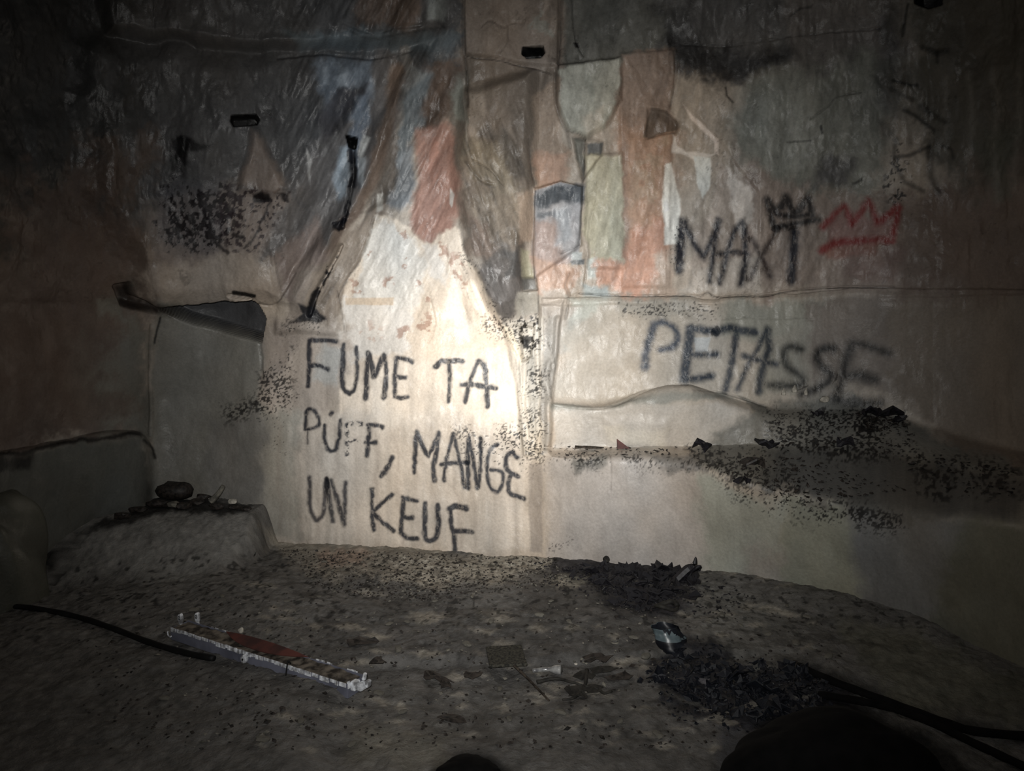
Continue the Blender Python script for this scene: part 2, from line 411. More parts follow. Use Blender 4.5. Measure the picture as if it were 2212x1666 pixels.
    p([(590, 560), (690, 470), (700, 560), (640, 660), (600, 650)], (130, 112, 102), .9, 20, 10)
    p([(640, 600), (690, 570), (660, 690), (620, 690)], (140, 126, 112), .8, 12, 8)
    p([(815, 420), (828, 420), (828, 455), (815, 460)], (206, 200, 186), .9, 6, 2)
    # cream plaster
    p([(812, 468), (860, 475), (885, 490), (903, 515), (932, 530), (962, 500), (985, 490), (1005, 540), (1030, 600), (1060, 660), (1100, 720), (1130, 800), (1150, 940), (735, 940), (737, 690), (742, 620), (790, 540)], (228, 206, 178), 1, 7, 5)
    p([(820, 480), (880, 500), (910, 560), (900, 660), (760, 640), (790, 540)], (226, 218, 204), .9, 16, 12)
    p([(905, 520), (950, 540), (960, 620), (920, 600)], (224, 214, 200), .8, 14, 10)
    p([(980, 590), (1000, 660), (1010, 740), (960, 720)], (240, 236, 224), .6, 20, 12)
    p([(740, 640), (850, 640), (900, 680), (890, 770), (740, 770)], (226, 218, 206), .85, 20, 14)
    p([(745, 643), (850, 641), (850, 658), (748, 658)], (220, 192, 156), .95, 4, 2)
    p([(760, 690), (830, 690), (820, 740), (755, 740)], (198, 156, 130), .55, 24, 14, noise=(18, -.1, 1))
    for (x, y, r) in [(775, 610, 16), (875, 560, 14), (800, 560, 12), (870, 500, 12), (900, 610, 10), (990, 560, 16), (980, 600, 18), (930, 650, 12), (880, 720, 14), (960, 540, 12), (1000, 620, 12), (842, 600, 9), (920, 700, 16)]:
        p([(x - r, y - r), (x + r, y - r * .8), (x + r * .8, y + r), (x - r, y + r * .9)], (176, 122, 90), .7, 8, 12, noise=(12, -.05, 1))
    # lower FUME panel
    p([(600, 700), (740, 690), (760, 800), (700, 900), (640, 1180), (570, 1160), (575, 800)], (182, 166, 150), .9, 30, 12)
    p([(600, 880), (900, 900), (1150, 900), (1150, 1200), (560, 1170)], (206, 192, 174), .85, 40, 12)
    p([(700, 740), (740, 760), (730, 830), (680, 820)], (178, 184, 182), .6, 20, 8)
    p([(560, 890), (640, 880), (640, 1170), (560, 1165)], (150, 148, 136), .8, 30, 10)
    p([(450, 905), (575, 900), (575, 1100), (450, 1080)], (118, 116, 112), .7, 30, 10)
    for k in range(26):
        x = 600 + k * 21
        p([(x, 900 + 60 * rng_u(k)), (x + 16 * rng_u(k + 3), 1180)], (200, 190, 176) if k % 2 else (146, 128, 112), .3, 14, 6, line=7)
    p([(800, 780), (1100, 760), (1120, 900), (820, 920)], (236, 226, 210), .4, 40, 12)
    p([(1143, 1000), (1172, 1000), (1170, 1195), (1143, 1195)], (150, 138, 126), .8, 5, 3)
    # corner column
    p([(1085, 690), (1170, 690), (1180, 990), (1130, 980), (1110, 860)], (206, 194, 174), .9, 14, 8)
    p([(1085, 700), (1105, 710), (1130, 770), (1122, 790), (1100, 750)], (236, 216, 182), .9, 5, 3)
    p([(1180, 690), (1205, 680), (1200, 800), (1185, 900), (1183, 980), (1172, 980), (1172, 800)], (156, 148, 136), .9, 7, 5)
    p([(1135, 745), (1150, 745), (1165, 860), (1160, 940), (1145, 930), (1140, 830)], (180, 172, 156), .8, 7, 4)
    # right wall below the crack
    p([(1225, 720), (1330, 640), (1640, 655), (1780, 660), (1790, 880), (1195, 870)], (178, 168, 152), .9, 30, 12)
    p([(1330, 640), (1480, 640), (1500, 690), (1340, 680)], (150, 146, 134), .6, 24, 10)
    p([(1560, 655), (1790, 650), (1780, 700), (1640, 740), (1560, 720)], (150, 152, 138), .8, 24, 10)
    p([(1640, 740), (1760, 700), (1740, 840), (1650, 860)], (150, 148, 134), .8, 30, 12)
    p([(1500, 730), (1535, 728), (1530, 760), (1502, 762)], (186, 192, 194), .8, 6, 2)
    p([(1740, 660), (1920, 640), (1920, 840), (1760, 830)], (134, 120, 108), .8, 30, 14)
    p([(1190, 872), (1300, 880), (1360, 862), (1450, 842), (1560, 850), (1580, 862), (1450, 866), (1380, 884), (1300, 896), (1195, 892)], (136, 136, 126), .9, 12, 4)
    p([(1195, 890), (1440, 870), (1620, 880), (1640, 970), (1195, 970)], (182, 174, 162), .9, 12, 6)
    p([(1590, 852), (1660, 880), (1672, 900), (1630, 886)], (98, 98, 92), .85, 8, 4)
    p([(1300, 925), (1440, 930), (1430, 965), (1320, 960)], (206, 194, 170), .5, 20, 8)
    p([(1195, 990), (1500, 990), (1560, 1060), (1540, 1260), (1180, 1230), (1175, 1000)], (176, 165, 154), 1, 30, 8)
    p([(1510, 1020), (1700, 1090), (1700, 1300), (1530, 1270)], (156, 158, 144), 1, 40, 12)
    p([(1620, 1180), (1740, 1200), (1740, 1300), (1600, 1280)], (160, 148, 136), .7, 40, 14)
    p([(1690, 1080), (1900, 1100), (1860, 1340), (1700, 1300)], (146, 146, 126), 1, 40, 14)
    p([(1830, 1080), (2120, 1120), (2060, 1380), (1850, 1330)], (120, 120, 118), 1, 60, 14)
    p([(2080, 1100), (2600, 1140), (2600, 1700), (1980, 1400)], (108, 108, 92), 1, 60, 14)
    # debris-dusted shelf
    p([(1640, 880), (1850, 860), (2050, 960), (2260, 1010), (2260, 1130), (1900, 1110), (1640, 1050), (1500, 1000), (1500, 972)], (112, 112, 104), .9, 26, 12)
    p([(1650, 990), (1850, 960), (2100, 1020), (2240, 1060), (2200, 1120), (1850, 1110), (1640, 1060)], (84, 84, 82), .8, 40, 16)
    p([(1230, 990), (1310, 985), (1300, 1010), (1240, 1020)], (110, 108, 100), .8, 14, 8)
    p([(1400, 985), (1500, 985), (1530, 1015), (1440, 1020)], (104, 102, 98), .8, 14, 8)
    # smoke and shade-free soot marks
    p([(1430, 60), (1520, 90), (1640, 110), (1700, 100), (1710, 120), (1660, 160), (1570, 175), (1480, 160), (1430, 110)], (44, 44, 46), .85, 40, 12)
    p([(1400, 0), (1480, 30), (1480, 100), (1430, 80)], (60, 60, 62), .6, 30, 10)
    p([(1900, 40), (1950, 30), (1940, 260), (1890, 220)], (52, 52, 56), .6, 40, 10)
    p([(1780, 340), (1850, 345), (1840, 395), (1740, 400)], (74, 72, 80), .7, 30, 12)
    p([(372, 300), (398, 292), (432, 310), (434, 324), (404, 328), (400, 384), (368, 390), (364, 325)], (12, 12, 14), .95, 9, 3)
    p([(425, 310), (452, 312), (450, 320), (425, 322)], (30, 30, 32), .7, 8, 3)
    p([(365, 385), (395, 340), (395, 400), (380, 430), (355, 420)], (40, 38, 42), .8, 20, 8)
    p([(340, 400), (480, 390), (500, 470), (470, 540), (380, 530), (330, 510)], (84, 84, 92), .6, 40, 12)
    p([(345, 395), (400, 390), (500, 400), (520, 470), (480, 540), (350, 540), (325, 480)], (22, 17, 22), .92, 30, 8, noise=(7, .24, 1.2))
    p([(470, 400), (640, 400), (610, 480), (560, 540), (500, 550), (470, 480)], (40, 26, 34), .85, 30, 8, noise=(8, .34, 1))
    p([(548, 425), (570, 415), (585, 420), (582, 440), (560, 445), (548, 440)], (20, 16, 20), .95, 6, 6)
    p([(598, 418), (620, 420), (625, 440), (610, 436)], (24, 18, 22), .9, 6, 5)
    p([(585, 440), (565, 480), (545, 520), (528, 535)], (30, 24, 28), .8, 5, 7, line=5)
    p([(455, 510), (475, 530), (495, 548)], (26, 20, 22), .8, 6, 6, line=9)
    p([(505, 505), (522, 512)], (24, 18, 22), .85, 6, 4, line=9)
    p([(545, 290), (570, 300), (620, 400), (590, 420), (520, 400)], (142, 122, 106), .7, 26, 8)
    p([(622, 330), (640, 420), (690, 470), (640, 440), (600, 360)], (84, 84, 86), .7, 18, 6)
    p([(660, 320), (672, 345), (668, 400), (663, 360)], (166, 164, 160), .85, 5, 2)
    # fissure, soot and painted-in darkness
    p([(748, 295), (772, 300), (770, 322), (755, 318)], (8, 8, 12), 1, 4, 2)  # hole at the upper end, its inner darkness painted in
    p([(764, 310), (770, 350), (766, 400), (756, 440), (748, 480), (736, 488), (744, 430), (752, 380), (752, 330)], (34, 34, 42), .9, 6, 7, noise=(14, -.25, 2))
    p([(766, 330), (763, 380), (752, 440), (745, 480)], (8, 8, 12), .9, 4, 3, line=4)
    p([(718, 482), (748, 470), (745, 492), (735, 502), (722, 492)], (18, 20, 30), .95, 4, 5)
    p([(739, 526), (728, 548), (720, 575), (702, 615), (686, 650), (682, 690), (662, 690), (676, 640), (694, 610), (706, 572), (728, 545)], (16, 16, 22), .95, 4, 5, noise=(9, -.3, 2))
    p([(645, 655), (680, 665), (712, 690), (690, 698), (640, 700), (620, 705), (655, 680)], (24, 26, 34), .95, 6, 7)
    p([(560, 700), (640, 690), (650, 740), (600, 830), (570, 830)], (110, 98, 90), .5, 24, 10)
    # open recess between the rock beds, its shade painted in
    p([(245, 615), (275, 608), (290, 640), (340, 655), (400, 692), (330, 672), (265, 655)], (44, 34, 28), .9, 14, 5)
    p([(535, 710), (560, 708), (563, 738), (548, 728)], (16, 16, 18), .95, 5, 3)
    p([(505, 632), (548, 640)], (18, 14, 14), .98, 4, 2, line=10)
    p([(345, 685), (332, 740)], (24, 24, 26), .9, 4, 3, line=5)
    # pale scars of missing plaster on the right
    p([(1540, 345), (1600, 370), (1640, 480), (1640, 620), (1500, 620), (1500, 520), (1540, 440)], (182, 162, 146), .6, 20, 10)
    p([(1474, 225), (1496, 250), (1512, 262), (1535, 285), (1552, 300), (1553, 335), (1544, 330), (1542, 305), (1515, 280), (1494, 260)], (236, 216, 198), .95, 4, 2)
    p([(1452, 290), (1462, 318), (1480, 332), (1500, 330), (1545, 330), (1520, 342), (1500, 350), (1470, 335), (1450, 330)], (232, 220, 206), .85, 5, 4)
    p([(1438, 355), (1450, 352), (1458, 400), (1470, 430), (1468, 530), (1435, 530), (1432, 440)], (244, 238, 222), .95, 6, 4)
    p([(1498, 340), (1535, 338), (1532, 405), (1515, 430), (1503, 395)], (238, 240, 230), .9, 6, 4)
    p([(1570, 350), (1590, 370), (1618, 400), (1628, 470), (1600, 500), (1575, 450)], (232, 220, 206), .8, 10, 7)
    p([(1510, 575), (1640, 545), (1640, 635), (1470, 630)], (206, 194, 178), .7, 16, 8)
    p([(1408, 232), (1440, 240), (1465, 265), (1460, 282), (1400, 300), (1390, 295), (1400, 255)], (104, 90, 76), .85, 5, 3)
    p([(1195, 50), (1165, 35), (1150, 70), (1195, 78)], (150, 152, 140), .6, 12, 10, noise=(10, -.05, 1))
    # black soft scribbles upper right
    def R3(q):
        return [(1472 + x / 2.976, y / 2.976) for x, y in q]
    for q, w, a in [([(1360, 525), (1520, 548)], 7, .8), ([(1350, 570), (1480, 640)], 9, .55), ([(1430, 700), (1520, 760), (1620, 840)], 10, .75),
                    ([(1540, 680), (1620, 740), (1700, 790)], 12, .6), ([(1380, 1015), (1470, 1000), (1600, 945)], 9, .7),
                    ([(1375, 900), (1370, 1060), (1440, 1170), (1550, 1225)], 10, .6), ([(1600, 960), (1598, 1120), (1650, 1240)], 14, .6),
                    ([(1680, 940), (1740, 965), (1755, 1020)], 7, .6), ([(1540, 300), (1640, 340), (1700, 320)], 12, .7),
                    ([(1640, 330), (1640, 400)], 8, .6), ([(1300, 800), (1340, 860)], 22, .4), ([(1455, 30), (1425, 230)], 6, .8),
                    ([(680, 915), (760, 905), (830, 905)], 4, .6), ([(1110, 1180), (1160, 1145)], 6, .8), ([(700, 100), (770, 50), (830, 50)], 5, .6)]:
        p(R3(q), (28, 28, 24), a, w * .9, 3, line=w)
    p(R3([(285, 560), (290, 620), (330, 660)]), (20, 20, 20), .8, 4, 3, line=4)
    p(R3([(895, 810), (905, 850)]), (16, 16, 14), .9, 3, 2, line=5)
    # red crown wash
    p([(1785, 480), (1835, 450), (1880, 470), (1930, 450), (1925, 515), (1790, 530)], (150, 70, 66), .45, 16, 3)
    p([(1775, 535), (1900, 525), (1890, 550), (1790, 560)], (160, 72, 40), .5, 16, 4)
    p([(1830, 545), (1960, 540), (1920, 610), (1820, 600)], (130, 84, 78), .4, 40, 8)
    # bench face at lower left, dark crumbs along it
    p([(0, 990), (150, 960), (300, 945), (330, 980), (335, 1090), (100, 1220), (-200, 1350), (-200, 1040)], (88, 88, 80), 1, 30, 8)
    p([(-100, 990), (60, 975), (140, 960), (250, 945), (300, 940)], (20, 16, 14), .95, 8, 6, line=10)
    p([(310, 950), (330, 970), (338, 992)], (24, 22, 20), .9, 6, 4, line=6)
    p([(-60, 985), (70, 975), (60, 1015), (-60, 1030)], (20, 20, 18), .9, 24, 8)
    # speckled soot
    for poly, sc, th in [([(560, 780), (640, 740), (650, 860), (600, 930), (550, 900)], 7, .28), ([(480, 870), (570, 868), (570, 905), (500, 915)], 7, .0),
                         ([(550, 910), (630, 910), (620, 980), (560, 970)], 7, .3),
                         ([(1000, 520), (1030, 560), (1070, 640), (1090, 700), (1060, 700), (1010, 600)], 6, .25),
                         ([(1040, 680), (1170, 680), (1180, 740), (1130, 790), (1100, 740), (1040, 720)], 6, -.02),
                         ([(1130, 780), (1190, 790), (1180, 870), (1140, 865)], 5, .12), ([(1090, 780), (1125, 780), (1140, 900), (1110, 890)], 5, .28),
                         ([(1120, 890), (1180, 890), (1185, 1000), (1130, 990)], 6, .08), ([(980, 920), (1140, 910), (1150, 1020), (1010, 1000)], 5, .3),
                         ([(620, 690), (700, 690), (700, 720), (620, 730)], 6, .2),
                         ([(1180, 960), (1300, 975), (1520, 990), (1520, 1020), (1300, 1012), (1190, 1010)], 6, .1),
                         ([(1320, 650), (1560, 650), (1560, 690), (1340, 690)], 7, .35), ([(1440, 480), (1480, 480), (1480, 600), (1440, 600)], 6, .35),
                         ([(1480, 960), (1700, 960), (1750, 1100), (1600, 1050), (1500, 1010)], 9, .0), ([(1540, 1030), (1760, 1060), (1960, 1100), (1960, 1150), (1700, 1130), (1600, 1090)], 8, .2),
                         ([(1650, 880), (1950, 890), (2000, 1000), (1650, 1000)], 9, .1), ([(1780, 890), (1960, 890), (1970, 940), (1800, 940)], 9, -.15),
                         ([(1960, 960), (2212, 1000), (2212, 1080), (2000, 1080)], 14, .1), ([(1250, 1160), (1190, 1200), (1150, 1205), (1180, 1160)], 5, .2),
                         ([(1900, 400), (1940, 300), (1990, 420), (1960, 500)], 14, .3)]:
        p(poly, (26, 24, 24), .9, 46, 8, noise=(max(3.4, sc * .55), th + .16, .9))
    # deep openings: inner darkness painted in, placed by where they enter the rock
    if base_px is not None:
        C.px, C.py = base_px, base_py
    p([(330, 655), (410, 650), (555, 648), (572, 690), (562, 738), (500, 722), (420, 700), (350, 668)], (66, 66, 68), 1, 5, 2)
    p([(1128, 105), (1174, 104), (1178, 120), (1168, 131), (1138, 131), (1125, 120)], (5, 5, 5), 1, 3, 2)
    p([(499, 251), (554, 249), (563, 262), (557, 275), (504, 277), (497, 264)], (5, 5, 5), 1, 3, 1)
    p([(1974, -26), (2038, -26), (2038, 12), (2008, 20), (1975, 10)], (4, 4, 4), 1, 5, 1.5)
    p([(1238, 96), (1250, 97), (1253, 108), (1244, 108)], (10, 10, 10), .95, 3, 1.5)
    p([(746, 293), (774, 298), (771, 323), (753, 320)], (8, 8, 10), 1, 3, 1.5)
    C.px, C.py = px, py
    # streaks that follow the grain of the rock
    cream = 1 - sstep(-15, 25, sd_poly(px, py, [(812, 468), (885, 490), (932, 530), (985, 490), (1030, 600), (1110, 760), (735, 760), (742, 620), (790, 540)]))
    kl = sstep(560, 680, px) * sstep(1000, 940, px) * sstep(760, 600, py) * (1 - .7 * cream)
    a1 = math.atan2(510, -260)
    u = px * math.sin(a1) - py * math.cos(a1); w = px * math.cos(a1) + py * math.sin(a1)
    g = kl * (.42 * fbm(u / 17, w / 130, 81, 4) + .2 * fbm(u / 6, w / 40, 83, 2))
    kc = sstep(985, 1010, px) * sstep(1155, 1125, px) * sstep(180, 300, py) * sstep(720, 650, py)
    a1 = math.atan2(300, 110)
    u = px * math.sin(a1) - py * math.cos(a1); w = px * math.cos(a1) + py * math.sin(a1)
    g = g + kc * (.36 * fbm(u / 13, w / 80, 85, 4) + .22 * fbm(u / 5, w / 26, 87, 2))
    kr = sstep(1150, 1180, px) * sstep(660, 600, py) * sstep(2000, 1700, px)
    g = g + kr * (.22 * fbm(px / 13 + .02 * py, py / 120, 89, 4) + .12 * fbm(px / 9, py / 14, 90, 3))
    g = g + sstep(600, 640, px) * sstep(1180, 1140, px) * sstep(700, 800, py) * .12 * fbm(px / 12, py / 140, 91, 3)
    vein = sstep(.80, .97, ridged(px / 34 + .6 * C.f1, py / 46 + .6 * C.f2, 93, 2)) * sstep(.0, .4, fbm(px / 120, py / 120, 95, 2)) * sstep(700, 620, py)
    C.col *= (np.clip(1 + g, .35, 1.7) * (1 - .38 * vein))[:, None]
    p([(1112, 684), (1158, 682), (1162, 740), (1146, 772), (1124, 750), (1104, 715)], (24, 20, 18), .92, 10, 8, noise=(7, -.12, 1))
    p([(1124, 730), (1140, 730), (1142, 752), (1128, 750)], (16, 14, 14), .95, 4, 4)
    # hairline joints darkened with dirt
    for q, w, a in CRACKS:
        p(smooth_pts(q, 3), (24, 22, 22), a, w * 1.1, 1.6, line=w * .6)
    # paint
    for L in LETTERS:
        word, ch, strokes, soft, c, a, brk = L
        allp = [q for st in strokes for q in st[0]]
        i = bbox_sel(px, py, allp, 40)
        if len(i):
            al = letter_alpha(L, px[i], py[i])[:, None]
            C.col[i] = C.col[i] * (1 - al) + lin(c) * al
    # broad and fine mottling of the rock itself
    v = 1 + 0.13 * fbm(s * 1.6, t * 1.6, 61, 4) + 0.10 * fbm(s * 9, t * 6, 65, 3)
    tint = fbm(s * 2.2 + 5, t * 1.4, 69, 3)
    C.col *= v[:, None]
    C.col[:, 0] *= 1 + 0.06 * tint; C.col[:, 2] *= 1 - 0.07 * tint
    return np.clip(C.col, 0.004, 0.95)


_RU = np.random.default_rng(3).random(400)


def rng_u(k):
    return _RU[k % 400]


CRACKS = [
    ([(1001, 0), (1000, 60), (1004, 120), (1008, 165), (1012, 230)], 5, .7),
    ([(1213, -40), (1210, 80), (1205, 150)], 4, .9),
    ([(1235, 0), (1238, 60), (1248, 100), (1262, 125)], 3, .7),
    ([(1005, 122), (1040, 128), (1080, 131), (1120, 142), (1160, 150), (1190, 162)], 3, .85),
    ([(1198, 160), (1200, 210), (1210, 260), (1226, 290), (1232, 320)], 6, .6),
    ([(1228, 283), (1250, 290), (1264, 302)], 3, .6),
    ([(1264, 300), (1262, 340), (1258, 380), (1256, 440), (1254, 500), (1250, 530)], 4, .9),
    ([(1250, 530), (1238, 538), (1212, 548)], 3, .6),
    ([(1142, 300), (1148, 370), (1158, 415)], 4, .5),
    ([(1157, 412), (1153, 470), (1151, 540), (1154, 600), (1161, 630), (1161, 680)], 3, .75),
    ([(1285, 395), (1286, 440), (1274, 470), (1268, 560), (1262, 620)], 3, .35),
    ([(1230, 590), (1222, 615), (1228, 640), (1222, 690)], 4, .6),
    ([(1005, 350), (1040, 395), (1070, 405)], 5, .5),
    ([(1025, 352), (1060, 372), (1090, 405)], 3, .45),
    ([(1250, 634), (1330, 640), (1400, 640), (1470, 640), (1512, 640), (1530, 632), (1548, 642), (1600, 642), (1655, 640), (1700, 631), (1760, 625), (1840, 622), (1930, 622)], 3, .95),
    ([(1472, 96), (1590, 95), (1700, 80), (1800, 70), (1900, 62)], 3, .5),
    ([(1750, 258), (1790, 230), (1810, 210), (1860, 200)], 3, .55),
    ([(600, 130), (700, 120), (800, 130), (890, 112)], 5, .6),
    ([(740, 60), (800, 85), (870, 72), (960, 60)], 6, .5),
    ([(1455, 110), (1460, 160), (1450, 230)], 4, .5),
    ([(728, 630), (740, 680), (745, 720)], 4, .5),
    ([(808, 470), (790, 540), (745, 610), (730, 640)], 5, .45),
    ([(560, 740), (566, 800), (560, 850), (545, 880)], 4, .5),
    ([(560, 655), (590, 660), (610, 640), (640, 590)], 4, .5),
    ([(325, 700), (322, 800), (322, 940)], 5, .35),
    ([(590, 540), (600, 600), (612, 640)], 5, .4),
    ([(1120, 780), (1125, 860), (1128, 960)], 3, .4),
    ([(1185, 740), (1200, 790), (1190, 860)], 3, .4),
    ([(930, 640), (940, 700), (925, 740)], 2.5, .3),
    ([(1195, 872), (1300, 880), (1380, 862), (1450, 843), (1560, 850), (1650, 880)], 4, .5),
    ([(1040, 60), (1060, 46), (1085, 62), (1105, 52), (1128, 54)], 2.5, .4),
    ([(1098, 60), (1096, 90), (1078, 118)], 2.5, .4),
    ([(1318, 985), (1320, 1020), (1318, 1060)], 2, .4),
    ([(1560, 690), (1640, 685), (1760, 690)], 2.5, .35),
]


# ------------------------------------------------------------------ rock wall relief
def wall_relief(px, py, s, t):
    C = Canvas(px, py)
    C.fine = 0.25; C.wild = 1.0
    r = C.relief
    # rough upper wall, smoother worked faces below
    rough = sstep(760, 560, py) * 0.85 + 0.15
    soft_face = sstep(980, 1010, py) * sstep(1170, 1200, px)
    rough = rough * (1 - 0.6 * soft_face)
    h = 0.045 * fbm(s * 1.1, t * 1.0, 1, 3) + 0.018 * fbm(s * 4, t * 2.4, 5, 3) * (0.35 + rough)
    h += 0.006 * fbm(s * 14, t * 8, 9, 3) * (0.45 + rough)
    h += 0.0024 * fbm(s * 45, t * 26, 15, 3) * (0.5 + 0.5 * rough)
    # vertical water runnels
    h += 0.008 * ridged(s * 7, t * 0.8, 21, 3) * (0.35 + rough * 0.8) * sstep(560, 620, px)
    # slanting fractures on the left centre, opposite slant in the centre
    kl = sstep(560, 660, px) * sstep(1010, 930, px) * sstep(760, 600, py)
    a = math.atan2(510, -260)
    u = (px * math.sin(a) - py * math.cos(a)); w = (px * math.cos(a) + py * math.sin(a))
    h += kl * (0.035 * ridged(u / 95, w / 420, 25, 3) + 0.012 * ridged(u / 30, w / 160, 28, 3))
    kc = sstep(985, 1010, px) * sstep(1150, 1125, px) * sstep(180, 300, py) * sstep(720, 650, py)
    a2 = math.atan2(300, 110)
    u = (px * math.sin(a2) - py * math.cos(a2)); w = (px * math.cos(a2) + py * math.sin(a2))
    h += kc * (0.016 * ridged(u / 50, w / 200, 35, 3) + 0.007 * ridged(u / 14, w / 70, 37, 3))
    C.h = h
    r([(170, 95), (640, 120), (760, 150), (730, 330), (640, 470), (600, 640), (330, 640), (200, 420)], .10, 90, 14)
    r([(545, 285), (560, 285), (620, 405), (590, 425), (520, 410)], .035, 20, 4)
    r([(150, -300), (960, -300), (955, 70), (870, 100), (640, 108), (230, 70)], .12, 26, 10)
    r([(900, 130), (860, 220), (820, 320), (770, 430), (700, 540), (650, 640)], .07, 50, 6, line=34)
    r([(600, 650), (640, 580), (740, 470), (840, 440), (738, 640), (735, 720), (600, 720)], .03, 16, 5)
    r([(1008, 200), (1150, 160), (1150, 420), (1128, 560), (1120, 640), (1085, 695), (1050, 640), (1010, 520), (985, 380)], .10, 36, 4)
    r([(1020, 570), (1120, 575), (1126, 620), (1100, 685), (1080, 690), (1050, 630)], .035, 50, 3)
    r([(1202, 150), (1338, 130), (1342, 220), (1310, 275), (1266, 300), (1228, 285), (1205, 230)], .05, 12, 3)
    r([(1155, 410), (1212, 392), (1256, 405), (1256, 530), (1215, 560), (1155, 600)], .035, 7, 1.5)
    r([(1262, 335), (1342, 330), (1346, 580), (1270, 580)], .02, 10, 3)
    r([(1003, -300), (1208, -300), (1203, 150), (1005, 118)], .03, 6, 2)
    r([(1338, 120), (1460, 110), (1452, 300), (1445, 620), (1346, 620)], .015, 10, 3)
    r([(1400, 235), (1440, 240), (1468, 265), (1460, 284), (1395, 300)], -.03, 9, 2)
    r([(1238, 300), (1300, 305), (1300, 336), (1256, 390)], -.04, 10, 3)
    r([(1125, 600), (1158, 600), (1160, 626), (1130, 630)], -.05, 6, 2)
    r([(1165, 660), (1215, 650), (1200, 800), (1186, 980), (1168, 980)], .03, 10, 3)
    r([(1085, 700), (1150, 700), (1165, 860), (1160, 980), (1135, 980), (1110, 820)], .025, 12, 5)
    r([(1120, 700), (1150, 705), (1148, 770), (1128, 780)], -.06, 8, 4)
    # slab of plaster fallen away on the right
    r([(1450, 225), (1480, 222), (1553, 300), (1640, 420), (1640, 640), (1440, 640), (1432, 350)], -.008, 5, 2)
    r([(1170, 645), (1660, 645), (1930, 625), (2300, 625), (2300, 632), (1660, 655), (1170, 660)], -.015, 5, 2)
    # deep openings
    r([(330, 655), (410, 650), (555, 648), (572, 690), (562, 738), (500, 722), (420, 700), (350, 668)], -.22, 8, 1)
    r([(245, 615), (275, 608), (290, 640), (340, 655), (330, 672), (265, 655)], -.12, 14, 4)
    r([(1130, 108), (1172, 107), (1176, 120), (1168, 128), (1138, 128), (1128, 120)], -.16, 4, 1.5)
    r([(502, 254), (552, 252), (560, 262), (555, 272), (506, 274), (500, 264)], -.16, 4, 1)
    r([(1978, -20), (2035, -22), (2034, 10), (2008, 18), (1980, 8)], -.18, 5, 1.5)
    r([(505, 632), (548, 640)], -.05, 4, 1, line=9)
    r([(748, 295), (772, 300), (768, 322), (755, 318)], -.12, 5, 1)
    r([(764, 310), (762, 380), (752, 440), (742, 490)], -.06, 9, 2, line=8)
    r([(737, 530), (712, 580), (690, 625), (672, 680)], -.05, 7, 3, line=7)
    r([(720, 482), (746, 472), (742, 496), (724, 494)], -.04, 6, 3)
    for q, w, a in CRACKS:
        r(smooth_pts(q, 3), -.014 * (0.5 + a), w * 1.4, 1.6, line=w * .6)
    # lime drips running down the corner
    for q, w_, hh in (([(1082, 690), (1108, 740), (1124, 800), (1126, 880), (1134, 980)], 9, .016), ([(1150, 745), (1142, 800), (1140, 860), (1148, 940)], 7, .014),
                      ([(1205, 690), (1200, 760), (1180, 800), (1186, 870), (1182, 960)], 11, .02), ([(1200, 790), (1176, 812), (1168, 830)], 6, .012),
                      ([(1168, 690), (1166, 760), (1172, 830)], 6, .01)):
        r(smooth_pts(q, 3), hh, 9, 2, line=w_)
    for q in ([(1112, 760), (1124, 790)], [(1130, 850), (1131, 930)], [(1158, 860), (1160, 930)], [(1190, 770), (1194, 800)]):
        r(q, -.014, 5, 2, line=3)
    # wax-like bulge on the second bed
    r([(1310, 905), (1440, 900), (1450, 960), (1320, 965)], .015, 26, 5)
    # paint and dust have a skin of their own
    return C.h


